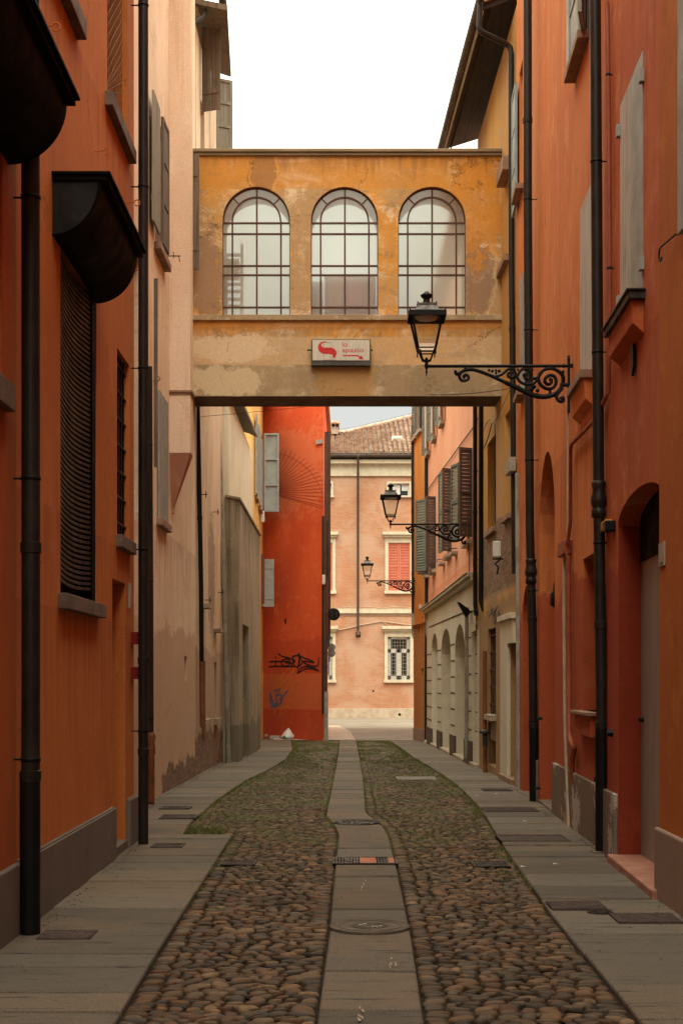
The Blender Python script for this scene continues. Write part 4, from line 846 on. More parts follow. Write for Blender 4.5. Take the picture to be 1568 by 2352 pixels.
# hanging cable tangle and torn wires
k = MB(); rr = random.Random(3)
for i in range(7):
    x0 = 1112+rr.random()*24; y0 = 1395+rr.random()*22; pts = []
    for j in range(6): pts.append(w.pp(x0+j*rr.uniform(-1, 4.2), y0+j*rr.uniform(-2, 5), .03+.02*rr.random()))
    k.tube(pts, .006, 4)
k.tube([w.pp(1111, 985, .03), w.pp(1118, 970, .04), w.pp(1126, 962, .06), w.pp(1136, 975, .04), w.pp(1136, 1050, .03), w.pp(1137, 1200, .03)], .008, 4)
k.tube([w.pp(1111, 1030, .03), w.pp(1122, 1000, .05), w.pp(1129, 972, .05)], .01, 4)
k.build('loose_cable', M['iron'], h.e)
# two dark downpipes at the joint with the salmon house
for x0, x1, Y_, zb in ((1090, 1090.5, 28.1, ZA(1388, 28.1)), (1104.5, 1103.5, 27.3, ZA(1378, 27.3))):
    pipe(h.e, [(XA(x1+2 if x0 < 1100 else x1+6, Y_), Y_-.05, zb-.22), (XA(x1, Y_), Y_, zb), (XA(x0, Y_), Y_, 9.5)], .043, M['iron'], brackets=True, wall=w, collars=(4.9,))
pipe(h.e, [q(1113, 1495, .08), q(1112, 1640, .08), q(1114, 1790, .08)], .04, M['pipe_rust'], name='rusty_pipe', brackets=False)
m = MB(); p = q(1113, 1683, .12); m.lathe(p, [(.06, -.02), (.11, 0), (.1, .03), (.05, .06)], 12); m.tube([p, p+Vector((0, 0, -.25))], .05, 10); m.build('pipe_cup', M['cast_iron'], h.e)

# --- R5: salmon house with beige arcaded ground floor ---
w = Wall(2.70, 28.3, 2.6, 42.9, -1); W5 = w
h = House('plaster_house', 'salmon pink house with a pale beige arched ground floor and open louvred shutters', 'house', w, M['salmon'], 11.5)
q = lambda x, y, o=.05: w.pp(x, y, o); yy = lambda y: (y-28.3)*w.L/14.6
lower = [] ; gw = Wall(2.66, 28.3, 2.56, 42.9, -1); gh = []
def gop(xa, xb, ytop, ref, arch):
    ua, ub = sorted((gw.U(xa), gw.U(xb))); vt = gw.V(ref, ytop); gh.append((archp(ua, ub, -1.0, vt-arch, arch) if arch else rect(ua, ub, -1.0, vt), .32)); return ua, ub, vt
arcs = [gop(1004, 991, 1455, 997, .5), gop(1034, 1013, 1444, 1022, .62), gop(1067, 1044, 1434, 1054, .7), gop(1095, 1082, 1450, 1086, 0)]
CZ = 3.66
mb = MB(); facade(mb, gw, rect(0, gw.L, -1.0, CZ-.1), gh); mb.build('ground_floor', M['beige_ground'], h.e)
for ua, ub, vt in arcs:
    d = MB(); gw.box(d, ua-.05, ub+.05, -1, vt+.05, -.36, -.325); o = d.build('door', M['beige_ground'], h.e)
    s = MB(); gw.box(s, ua-.02, ub+.02, -1, G(gw.y(ua))+.07, -.3, .05); s.build('doorstep', M['sill_pale'], o, .01)
s = MB(); gw.box(s, 0, gw.L, CZ-.1, CZ-.02, -.03, .1); gw.box(s, 0, gw.L, CZ-.02, CZ+.05, -.03, .17); gw.box(s, 0, gw.L, CZ+.05, CZ+.07, -.03, .2); s.build('cornice', M['beige_ground'], h.e, .01)
piers = [(0.0, arcs[3][0]), (arcs[3][1], arcs[2][0]), (arcs[2][1], arcs[1][0]), (arcs[1][1], arcs[0][0]), (arcs[0][1], gw.L)]
for a_, b_ in piers:
    gv = MB(); pb_ = MB()
    g0 = G(gw.y(a_))
    if b_-a_ > .15: gw.box(pb_, a_-.012, b_+.012, g0-.3, g0+.5, -.03, .03)
    z = .72
    while z < 2.9:
        gw.box(gv, a_+.02, min(b_-.02, a_+2.2), g0+z, g0+z+.022, .001, .006); z += .38
    if pb_.v: pb_.build('pier_base', M['granite_dark'], h.e, .006)
    gv.build('rustication', M['dark'], h.e)
# windows with leaves half open
for Yh, xs, yt, yb, oy in ((29.4, (1053, 1084), 1029.7, 1233.7, 30.1), (34.5, (1014, 1039), 1077, 1266.7, 35.2), (39.7, (976.5, 1001.5), 1140.7, 1304, 40.4)):
    z0, z1 = ZA(yb, Yh), ZA(yt, Yh); u_ = yy(Yh)
    o = opening(h, u_, u_+1.1, z0-.05, z1, .15, M['glass_dark'], frame=M['frame_white'], nx=1, sill=(M['sill_pale'], .08, .12, .12))
    xin = XA(xs[1], Yh); xo = XA(xs[0], Yh-.12)
    dv = Vector((xo-xin, -.14, 0)); leaf(o, (xin, Yh, 0), dv.normalized(), Vector((dv.y, -dv.x, 0)).normalized()*-1, dv.length, z0, z1, M['shutter_brown'], 'louvre')
for px0_, px1_, Yh, yt, yb in ((1053, 1038, 29.6, 1067, 1243), (1015, 1009, 34.9, 1086, 1270), (977, 956, 39.9, 1148, 1312)):
    z0, z1 = ZA(yb, Yh+.25), ZA(yt, Yh+.25)
    A = Vector((XA(px0_+2, Yh), Yh-.05, 0)); B_ = Vector((XA(px1_, Yh+.42), Yh+.42, 0)); dv = B_-A
    leaf(h.e, A, dv.normalized(), Vector((-dv.y, dv.x, 0)).normalized(), dv.length, z0, z1, M['shutter_green'], 'louvre')
leaf(h.e, (XA(958, 42.4), 42.4, 0), Vector((1, 0, 0)), Vector((0, 1, 0)), 27/F*42.4, ZA(1320, 42.4), ZA(1312, 42.4)+1.2, M['shutter_brown'], 'louvre')
for Yc, yb in ((33.1, 1268), (36.7, 1292), (40.0, 1304), (42.6, 1322)):
    m = MB(); z = ZA(yb, Yc); w.box(m, yy(Yc)-.35, yy(Yc)+.35, z-.07, z, 0, .14); m.build('sill', M['sill_pale'], h.e, .004)
    k = MB(); k.tube([w.P(yy(Yc)-.3, z+.06, .0), w.P(yy(Yc)-.3, z+.06, .2), w.P(yy(Yc)-.3, z-.02, .2)], .012, 5); k.build('iron_hook', M['iron'], h.e)
for px_, Yc in ((1020, 36.9), (1003, 39.7), (986, 42.2)):
    z = ZA({1020: 970, 1003: 1006, 986: 1040}[px_], Yc); u_ = yy(Yc)
    o = opening(h, u_-.3, u_+.3, z, z+1.6, .1, M['glass_dark'], sill=(M['sill_pale'], .1, .12, .1))
    for sg in (-1, 1): leaf(o, w.P(u_+sg*.32, 0, .04), (w.a*sg*.95+w.b*.25).normalized(), w.b, .42, z+.02, z+1.6, M['shutter_green'] if sg > 0 else M['frame_white'], 'louvre')
k = MB(); k.tube([q(1096, 962, .03), q(1084, 985, .03), q(1060, 1017, .03), q(1035, 1052, .03), q(1005, 1092, .03), q(968, 1146, .03)], .014, 5); k.tube([q(1076, 1245, .02), q(1077, 1300, .02), q(1077, 1330, .02)], .008, 4); k.tube([q(1098, 1400, .05), q(1060, 1408, .05), q(1020, 1425, .05), q(985, 1440, .05)], .012, 5); k.build('wall_cable', M['cast_iron'], h.e)
pipe(h.e, [gw.pp(1071, 1395, .06), gw.pp(1071, 1560, .06), gw.pp(1070, 1742, .06)], .04, M['pipe_pale'], brackets=False)
m = MB(); w.box(m, w.U(1029), w.U(1026), ZA(1358, 36), ZA(1349, 36), 0, .02); m.build('number_plaque', M['white_box'], h.e)
h.finish(base=CZ-.12)
# --- R6: narrow amber house at the far corner ---
w = Wall(2.57, 42.95, 2.33, 46.0, -1)
h = House('plaster_house', 'narrow amber orange house at the far corner, just beyond the salmon house', 'house', w, M['orange_end'], 11.2)
q = lambda x, y, o=.05: w.pp(x, y, o)
for xa, xb, yt, yb in ((957, 951.5, 935, 1000), (968, 960, 935, 985)):
    ua, ub = sorted((w.U(xa), w.U(xb))); o = opening(h, ua, ub, w.V(xa, yb), w.V(xa, yb)+1.8, .1, M['glass_dark'], sill=(M['sill_pale'], .1, .1, .1)); leaf(o, w.P(ua, 0, .05), w.a, w.b, ub-ua, w.V(xa, yb), w.V(xa, yb)+1.8, M['shutter_green'], 'louvre')
for xa, xb, yt, yb in ((963, 959, 1440, 1520), (971, 968, 1415, 1512)):
    ua, ub = sorted((w.U(xa), w.U(xb))); opening(h, ua, ub, w.V(xa, yb), w.V(xa, yt), .15, M['dark'])
ua, ub = sorted((w.U(972), w.U(967))); opening(h, ua, ub, -1, w.V(969, 1535), .15, M['door_wood'], name='door')
m = MB(); w.box(m, 0, w.L, 3.32, 3.36, 0, .06); m.build('string_course', M['orange_end'], h.e)
m = MB(); w.box(m, 0, w.L, -1, .05, 0, .02); m.build('plinth', M['plinth_tan'], h.e)
m = MB(); p = q(965, 1391, .03); w.box(m, w.U(966.5), w.U(963.5), w.V(965, 1398), w.V(965, 1388), 0, .04); m.build('door_bell', M['white_box'], h.e)
h.finish(eave=.1)
s = MB(); s.add([(2.33, 46, -1.5), (3.6, 58, -1.5), (3.6, 58, 11.2), (2.33, 46, 11.2)], [(0,1,2,3)]); s.build('side_wall', M['orange_end'], h.e)
pipe(h.e, [(XA(949, 45.9), 45.95, ZA(1408, 45.9)), (XA(948, 45.9), 45.95, 9.8)], .06, M['pipe_dark'], brackets=False, collars=(7, 5))
pipe(h.e, [(XA(953, 45.9), 45.95, ZA(1466, 45.9)), (XA(949, 45.9), 45.95, ZA(1455, 45.9)), (XA(949, 45.9), 45.95, ZA(1408, 45.9))], .062, M['pipe_pale'], name='pipe_boot', brackets=False)
pipe(h.e, [(XA(978, 42.85), 42.82, G(43)), (XA(979, 42.85), 42.82, 3.4), (XA(978, 42.85), 42.82, 9.6)], .055, M['pipe_dark'], brackets=False, collars=(3.7,))
m = MB(); m.tube([(XA(981, 42.6), 42.7, 3.55), (XA(981, 42.6), 42.7, 3.0), (XA(985, 42.6), 42.7, 2.8)], .06, 8); m.build('pipe_boot', M['pipe_pale'], h.e)
# black floodlight above the arches
e = empty('floodlight', W5.pp(1090, 1400, 0), 'black square floodlight projecting over the beige arches on the right', 'floodlight')
c = Vector((XA(1070, 29), 29.0, ZA(1400, 29))); m = MB()
m.prism([(XA(1049.5,29), 28.9, ZA(1384,29)), (XA(1053,29), 28.9, ZA(1383,29)), (XA(1077,29), 28.95, ZA(1400,29)), (XA(1077,29), 28.95, ZA(1410,29)), (XA(1070,29), 28.95, ZA(1419,29))], (0, .3, .02)); m.build('lamp_head', M['iron'], e, .006)
m = MB(); m.tube([(XA(1075,29), 29.05, ZA(1405,29)), (XA(1090,29), 29.05, ZA(1404,29)), (XA(1093,29), 29.05, ZA(1396,29))], .022, 8); m.build('bracket', M['iron'], e)
m = MB(); m.tube([(XA(975, 43), 42.5, -.3+.0), (XA(983, 43), 42.4, -.3)], .09, 10); m.tube([(XA(975, 43), 42.5, -.3), (XA(984, 43), 42.5, -.24)], .06, 8)
e2 = thing_box('drain_spout', 'small grey pipe end at the foot of the wall by the farthest beige arch', 'pipe', m, M['pipe_pale'], bevel=0)
# ================= BRIDGE =================
YB, YK = 24.5, 25.42
e = empty('covered_bridge', (0.1, (YB+YK)/2, 6.45), 'ochre covered bridge crossing the lane high up, with three round-arched windows', 'bridge')
wf = Wall(-2.66, YB, 2.82, YB, 1)
if wf.b.y > 0: wf = Wall(-2.66, YB, 2.82, YB, 1)
wf.n = Vector((0, -1)); wf.b = Vector((0, -1, 0))
XW = lambda x: XA(x, YB)+2.66
zu, zl, zt = ZA(910, YB), ZA(838, YB), ZA(352, YB)
wins = [(511, 666), (714, 868), (914, 1069)]
holes = []
for a, b in wins:
    u0, u1 = XW(a), XW(b); holes.append((archp(u0, u1, ZA(723.5, YB), ZA(506, YB), (u1-u0)/2, 20), .13))
mb = MB(); facade(mb, wf, rect(0, 5.48, zl, zt), holes)
# rear wall, underside, inner faces
wr = Wall(-2.66, YK, 2.82, YK, 1); wr.n = Vector((0, 1)); wr.b = Vector((0, 1, 0)); facade(mb, wr, rect(0, 5.48, zu, zt), [(p, .13) for p, d in holes])
mb.box(-2.66, 2.82, YB+.13, YB+.14, ZA(740, YB)-.3, ZA(724, YB)); mb.build('wall', M['bridge'], e)
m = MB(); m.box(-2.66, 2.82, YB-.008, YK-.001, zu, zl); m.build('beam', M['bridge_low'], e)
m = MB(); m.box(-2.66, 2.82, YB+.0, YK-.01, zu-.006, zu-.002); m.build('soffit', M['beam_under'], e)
m = MB(); m.box(-2.66, 2.82, YB+.01, YK-.01, zl+.002, zl+.1); m.build('floor_slab', M['grey_dark'], e)
m = MB(); m.box(-2.66, 2.80, YB-.085, YK+.08, zt, ZA(344.5, YB)); m.box(-2.6, 2.80, YB-.05, YK+.05, zt-.05, zt-.002); m.build('coping', M['cap'], e, .01)
m = MB(); m.box(-2.62, 2.77, YB-.06, YB-.002, ZA(737, YB), ZA(724.5, YB)); m.build('string_course', M['bridge_low'], e, .008)
def tb(mb, u0, u1, v0, v1, d0=-.085, d1=-.055): wf.box(mb, u0, u1, v0, v1, d0, d1)
for i, (a, b) in enumerate(wins):
    u0, u1 = XW(a), XW(b); W_ = u1-u0; c = (u0+u1)/2; v0 = ZA(723.5, YB); sp = ZA(506, YB); r_ = W_/2
    p = MB(); poly = archp(u0+.004, u1-.004, v0+.003, sp, r_-.004, 24); p.prism([wf.P(x, z, -.075) for x, z in poly], wf.b*-.008); o = p.build('window', M['obscured'], e)
    f = MB(); t = .014
    for k in (44/307, 155/307, 265/307):
        uu = u0+W_*k; tb(f, uu-t, uu+t, v0, sp if k != 155/307 else sp+r_-.01)
    for py in (510, 535, 608.5, 629.7, 704): v = ZA(py, YB); tb(f, u0, u1, v-t, v+t, -.085, -.052)
    def arcb(rad, tt):
        n = 24
        for j in range(n):
            t0, t1 = math.pi*j/n, math.pi*(j+1)/n; q = []
            for d in (-.085, -.055):
                for rr_, th_ in ((rad-tt, t0), (rad+tt, t0), (rad+tt, t1), (rad-tt, t1)): q.append(wf.P(c+rr_*math.cos(th_), sp+rr_*math.sin(th_), d))
            f.hexa(q)
    arcb(r_*.715, t); arcb(r_-.012, .012)
    for th in (math.pi*.25, math.pi*.75):
        f.tube([wf.P(c+r_*.715*math.cos(th), sp+r_*.715*math.sin(th), -.07), wf.P(c+r_*math.cos(th), sp+r_*math.sin(th), -.07)], .011, 6)
    for uu in (u0, u1): tb(f, uu-.012 if uu == u1 else uu, uu if uu == u1 else uu+.012, v0, sp)
    f.build('glazing_bars', M['muntin'], o)
    # rear glazing bars, seen dimly through the glass
M['reflection_brown'] = wood('reddish_reflection_brown', (.7,.33,.15), (.42,.17,.075))  # brown of the reflected building, given to the added block
# shapes added behind the glass, standing in for reflected buildings
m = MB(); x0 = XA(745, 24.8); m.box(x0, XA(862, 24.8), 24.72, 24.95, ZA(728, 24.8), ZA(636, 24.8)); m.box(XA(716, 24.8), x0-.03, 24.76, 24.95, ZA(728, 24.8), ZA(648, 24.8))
thing_box('reflection_block', 'brown block added inside the bridge for the dark reflection in the middle window', 'reflection_block', m, M['reflection_brown'])
m = MB(); m.box(XA(790, 24.7), XA(835, 24.7), 24.69, 24.715, ZA(712, 24.7), ZA(650, 24.7)); thing_box('reflection_panel', 'reddish panel added on the brown block, for the reflection in the middle window', 'panel', m, M['shutter_red'])
m = MB()
for xx in (517, 553): m.box(XA(xx, 25.1), XA(xx, 25.1)+.05, 25.0, 25.06, ZA(728, 25), ZA(585 if xx < 530 else 560, 25))
for py in (588, 620, 655, 672, 690, 706): m.box(XA(517, 25.1), XA(555, 25.1), 25.02, 25.05, ZA(py, 25), ZA(py-7, 25))
m.box(XA(512, 25.1), XA(550, 25.1), 25.05, 25.12, ZA(640, 25), ZA(592, 25))
thing_box('reflection_rack', 'dark ladder-like shape added inside the bridge for the reflection in the left window', 'reflection_bars', m, M['shutter_brown'])
# hole for an old pipe
m = MB(); m.tube([(XA(1156, 24.48), 24.46, ZA(832, 24.5)), (XA(1156, 24.48), 24.52, ZA(832, 24.5))], .04, 12); m.build('socket', M['pipe_rust'], e)
# sign
YS = 24.36; SX = lambda x: XA(696+.11397*x, YS); SZ = lambda y: ZA(752.4+.11397*y, YS)
e = empty('shop_sign', (XA(783, YS), YS+.1, SZ(500)), 'small oblong white sign with red emblem and arrow, under the bridge middle window', 'sign')
m = MB(); m.box(SX(165), SX(1360), YS, YB-.01, SZ(765), SZ(235)); m.build('sign_case', M['sign_frame'], e, .008)
m = MB(); m.box(SX(188), SX(1338), YS-.012, YS-.001, SZ(665), SZ(255)); m.build('sign_panel', M['sign_face'], e, .003)
m = MB()
for x in (100, 1385): m.tube([(SX(x), YS+.05, SZ(440)), (SX(x+(60 if x < 500 else -60)), YS+.05, SZ(440))], .012, 6); m.lathe((SX(x), YS+.05, SZ(440)), [(.002, -.018), (.018, 0), (.002, .018)], 8)
m.build('fixing', M['iron'], e)
def flat(pts, name, mat, y=None):
    y = YS-.015 if y is None else y
    q = [(SX(a), y, SZ(b)) for a, b in pts]; m = MB(); n = len(q)
    from mathutils.geometry import tessellate_polygon
    tr = tessellate_polygon([[Vector((p[0], p[2], 0)) for p in q]])
    m.add(q, [tuple(t) for t in tr]); return m.build(name, mat, e)
def csp(pts, n=6): return smoothp(pts, n)
S_up = csp([(480,290),(430,282),(375,292),(325,330),(300,390),(305,440),(335,490),(385,523),(440,532),(500,532)]) + csp([(545,532),(580,548),(600,580),(600,612)]) + [(645,612)] + csp([(655,580),(675,530),(668,480),(640,445),(600,418),(555,406),(500,406)]) + csp([(450,408),(415,405),(375,378),(360,350),(385,318),(430,305),(480,298)])
flat(S_up, 'emblem', M['sign_red'])
flat([(790,556),(1105,556),(1150,590),(1172,562),(1215,645),(1118,634),(1135,606),(1090,578),(790,578)], 'arrow', M['sign_red'])
m = MB()
for pl_ in ([(405,300),(405,350),(428,365),(428,405)], [(405,302),(560,302)], [(560,300),(560,340),(545,370),(545,405)], [(418,535),(418,605),(408,655),(655,655),(655,622)], [(548,535),(548,612),(600,612)]):
    for (a, b), (c, d) in zip(pl_[:-1], pl_[1:]): m.tube([(SX(a), YS-.014, SZ(b)), (SX(c), YS-.014, SZ(d))], .0016, 4)
m.build('outline_drawing', M['iron'], e)
def text(s, x, ybase, hgt, mat, parent, width=None):
    cu = bpy.data.curves.new('lettering', 'FONT'); cu.body = s; cu.size = 1; ob = bpy.data.objects.new('tmp', cu); col.objects.link(ob)
    dg = bpy.context.evaluated_depsgraph_get(); me = bpy.data.meshes.new_from_object(ob.evaluated_get(dg)); col.objects.unlink(ob); bpy.data.objects.remove(ob)
    xs = [v.co.x for v in me.vertices]; w0 = max(xs)-min(xs); mn = min(xs); k = width/w0; off = wloc(parent)
    for v in me.vertices: v.co = Vector((SX(x)+(v.co.x-mn)*k-off.x, YS-.0145-off.y, SZ(ybase)+v.co.y*hgt-off.z))
    me.materials.clear(); me.materials.append(mat); o = bpy.data.objects.new('lettering', me); col.objects.link(o); o.parent = parent; return o
k_ = .11397*YS/F
text('lo', 785, 387, 100*k_/.73, M['sign_red'], e, 105*k_); text('spazio', 790, 497, 92*k_/.55*.74, M['sign_red'], e, 430*k_)

# ================= STREET LAMPS =================
def make_lamp():
    root = empty('street_lamp', (0, 0, 0)); K = .0012522; P = lambda x, y, yy=0.0: Vector(((x-1452)*K, yy, (690-y)*K)); TH = 1.6
    ax = (217-1452)*K
    m = MB(); m.box(-.012, .012, -.026, .026, (690-1100)*K*1.0, (690-640)*K); m.lathe((0, 0, (690-640)*K), [(.018, 0), (.02, .01), (.012, .025), (.016, .04), (.002, .06)], 8); m.box(-.004, .09, -.018, .018, -.02, .02); m.box(-.004, .09, -.018, .018, -.38, -.35); m.build('wall_plate', M['iron'], root)
    m = MB(); m.tube([P(1445, 690), P(217, 692)], .0175, 10); m.lathe(P(1408, 690), [(.015, -.02), (.022, 0), (.015, .02)], 8); m.build('arm', M['iron'], root)
    def spiral(cx, cy, r0, r1, a0, turns, n=26): return [(cx+(r0+(r1-r0)*i/n)*math.cos(a0+turns*2*math.pi*i/n), cy+(r0+(r1-r0)*i/n)*math.sin(a0+turns*2*math.pi*i/n)) for i in range(n+1)]
    m = MB()
    def tb_(pts, r, sm=True):
        pts = smoothp(pts, 4) if sm else pts; m.tube([P(x, y) for x, y in pts], r*TH, 7)
    tb_([(468,735),(478,762),(510,748),(550,728),(620,722),(700,745),(800,785),(900,832),(1000,872),(1100,920),(1180,945),(1260,950),(1330,930),(1380,885),(1400,830),(1395,770),(1350,728),(1300,712),(1240,722),(1200,760),(1190,810),(1215,860),(1270,890),(1320,875),(1343,830),(1330,785),(1290,770),(1255,790),(1245,825),(1270,850),(1300,835),(1300,808),(1280,806)], .0125)
    tb_([(900,832),(1000,880),(1100,930),(1180,955),(1260,958),(1330,938)], .016)
    m2 = [(550,728),(515,750),(502,785),(520,815),(550,820),(580,803),(575,775),(550,768),(540,785),(553,795)]; tb_(m2, .011)
    tb_([(800,785),(860,770),(900,740),(930,718),(970,722),(988,755),(970,790),(935,788),(925,760),(945,745),(960,760)], .010)
    tb_([(1000,790),(1020,750),(1050,720),(1100,722),(1120,760),(1105,800),(1075,800),(1063,770),(1085,755),(1098,770)], .010)
    tb_([(990,770),(1010,800),(1040,835),(1090,850),(1150,840),(1185,800)], .010); tb_([(1140,800),(1180,790),(1215,745)], .012)
    tb_([(1400,880),(1360,930),(1345,960),(1365,995),(1400,1000),(1408,975),(1390,962),(1378,978)], .011); tb_([(1290,880),(1290,920),(1280,945)], .010, False)
    tb_([(1375,855),(1445,855)], .014, False); tb_([(1400,860),(1412,800),(1395,745),(1410,735)], .009)
    for x, y, r in ((468,735,.016),(760,728,.017),(790,735,.018),(820,730,.016),(848,735,.02),(1010,722,.014),(1140,722,.012),(1150,870,.028),(1130,895,.024),(1180,905,.024),(1408,742,.014),(1392,975,.018),(550,785,.014),(820,752,.016),(1070,905,.016),(1020,870,.014)):
        c = P(x, y); m.lathe((c.x, c.y, c.z), [(.002, -r), (r*.7, -r*.6), (r, 0), (r*.7, r*.6), (.002, r)], 8)
    for x in (556, 1297): c = P(x, 700); m.box(c.x-.017, c.x+.017, -.017, .017, c.z-.03, c.z+.022)
    m.build('scroll_bracket', M['iron'], root)
    # lantern
    L = lambda y: (690-y)*K; q = math.pi/4; s2 = math.sqrt(2)
    m = MB(); m.lathe((ax, 0, 0), [(.003, L(775)), (.008, L(768)), (.005, L(758)), (.014, L(742)), (.006, L(728)), (.02, L(705)), (.026, L(685)), (.016, L(665)), (.022, L(645)), (.018, L(625)), (.004, L(615))], 10)
    for a in range(4):
        t = a*math.pi/2+q; d = Vector((math.cos(t), math.sin(t), 0))
        m.tube([Vector((ax, 0, L(655)))+d*.014, Vector((ax, 0, L(640)))+d*.06, Vector((ax, 0, L(590)))+d*.09, Vector((ax, 0, L(555)))+d*.115], .009, 6)
        c = Vector((ax, 0, 0))+d*(.098*s2*.96); m.tube([c+Vector((0, 0, L(600))), c+Vector((0, 0, L(545)))], .008, 6)
    for hw, y in ((.094, 545), (.072, 572)):
        z = L(y)
        for sg in (-1, 1): m.box(ax-hw, ax+hw, sg*hw-.007, sg*hw+.007, z-.006, z+.006); m.box(ax+sg*hw-.007, ax+sg*hw+.007, -hw, hw, z-.006, z+.006)
    m.build('lantern_base', M['iron'], root)
    zb, zt_ = L(548), L(262); hb, ht = .094, .168
    m = MB()
    for sx in (-1, 1):
        for sy in (-1, 1): m.tube([(ax+sx*hb, sy*hb, zb), (ax+sx*ht, sy*ht, zt_)], .0135, 6)
    m.box(ax-.2, ax+.2, -.2, .2, L(250)-.004, L(240)); 
    for sg in (-1, 1): m.box(ax-.2, ax+.2, sg*.2-.004, sg*.2+.004, L(285), L(248)); m.box(ax+sg*.2-.004, ax+sg*.2+.004, -.2, .2, L(285), L(248))
    m.build('lantern_frame', M['iron'], root)
    g = MB(); a0, a1 = hb-.004, ht-.004
    for k in range(4):
        t = k*math.pi/2; rm = Matrix.Rotation(t, 3, 'Z'); g.add([Vector((ax, 0, 0))+rm@Vector((-a0, a0, 0))+Vector((0,0,zb)), Vector((ax, 0, 0))+rm@Vector((a0, a0, 0))+Vector((0,0,zb)), Vector((ax, 0, 0))+rm@Vector((a1, a1, 0))+Vector((0,0,zt_)), Vector((ax, 0, 0))+rm@Vector((-a1, a1, 0))+Vector((0,0,zt_))], [(0,1,2,3)])
    g.build('lantern_glass', M['clear'], root)
    m = MB(); m.lathe((ax, 0, 0), [(.14*s2, L(238)), (.100*s2, L(175)), (.108*s2, L(172)), (.108*s2, L(160)), (.06*s2, L(158))], 4, False, q)
    m.build('lantern_roof', M['lantern_zinc'], root)
    m = MB(); m.lathe((ax, 0, 0), [(.07, L(160)), (.045, L(145)), (.036, L(125)), (.036, L(105)), (.052, L(98)), (.066, L(85)), (.068, L(76)), (.055, L(66)), (.03, L(56)), (.026, L(48)), (.01, L(42))], 14)
    for sx in (-1, 1):
        for sy in (-1, 1): m.lathe((ax+sx*.19, sy*.19, L(240)), [(.008, 0), (.01, .008), (.002, .02)], 6); m.lathe((ax+sx*.1, sy*.1, L(160)), [(.006, 0), (.008, .008), (.002, .018)], 6)
    m.build('chimney', M['iron'], root)
    m = MB(); m.lathe((ax, 0, 0), [(.13, L(262)), (.11, L(285)), (.02, L(292))], 12); m.build('reflector', M['white_box'], root)
    return root
M['lantern_zinc'] = plain('weathered_zinc', (.2,.2,.18), .55, .2, var=.5, scale_=20, c2=(.09,.085,.075))
proto = make_lamp()
def copy_tree(o, parent=None):
    c = o.copy(); col.objects.link(c)
    if parent: c.parent = parent
    for ch in list(o.children): copy_tree(ch, c)
    return c
l2 = copy_tree(proto); l3 = copy_tree(proto)
for o, loc, s_, lab in ((proto, (XA(1305, 15.5), 15.5, ZA(840.5, 15.5)), 1.0, 'nearest and largest black street lamp on a scrolled bracket, in front of the bridge'),
                   (l2, (2.62, 29.4, ZA(1204, 29.4)), 1.04, 'middle black street lamp, its scrolled bracket half hidden by the salmon house shutters'),
                   (l3, (XA(950.5, 45.6), 45.6, ZA(1334, 45.6)), .97, 'farthest and smallest black street lamp, in front of the brick palace')):
    o.location = loc; o.scale = (s_,)*3; tag(o, lab, 'street lamp', 'lantern lamps on wall brackets')

# overhead wires
def wire(pts, lab, r=.006):
    m = MB(); P = [Vector(p) for p in pts]; n = 14; q = []
    for i in range(n+1):
        t = i/n; p = P[0].lerp(P[1], t); p.z -= pts[2]*4*t*(1-t) if len(pts) > 2 and not isinstance(pts[2], tuple) else 0; q.append(p)
    m.tube(q, r, 5); return tag(m.build('overhead_wire', M['iron'], None), lab, 'wire', 'thin wires across the lane')
def wire2(a, b, sag, lab, r=.005):
    m = MB(); a, b = Vector(a), Vector(b); q = []
    for i in range(15): t = i/14; p = a.lerp(b, t); p.z -= sag*4*t*(1-t); q.append(p)
    m.tube(q, r, 5); return tag(m.build('overhead_wire', M['iron'], None), lab, 'wire', 'thin wires across the lane')
wire2((XA(444, 26.2), 26.2, ZA(959, 26.2)), (XA(700, 26.2), 26.2, ZA(935, 26.2)), .0, 'thin wire under the left half of the bridge, in front of the red wall', .004)
wire2((XA(985, 23.2), 23.2, ZA(907, 23.2)), (XA(1171, 22.7), 22.7, ZA(892, 22.7)), .03, 'thin barbed wire in front of the lower right edge of the bridge', .006)
wire2((XA(1171, 22.7), 22.7, ZA(894, 22.7)), (XA(1124, 26.5), 26.5, ZA(990, 26.5)), .02, 'thin wire slanting down under the right end of the bridge', .005)

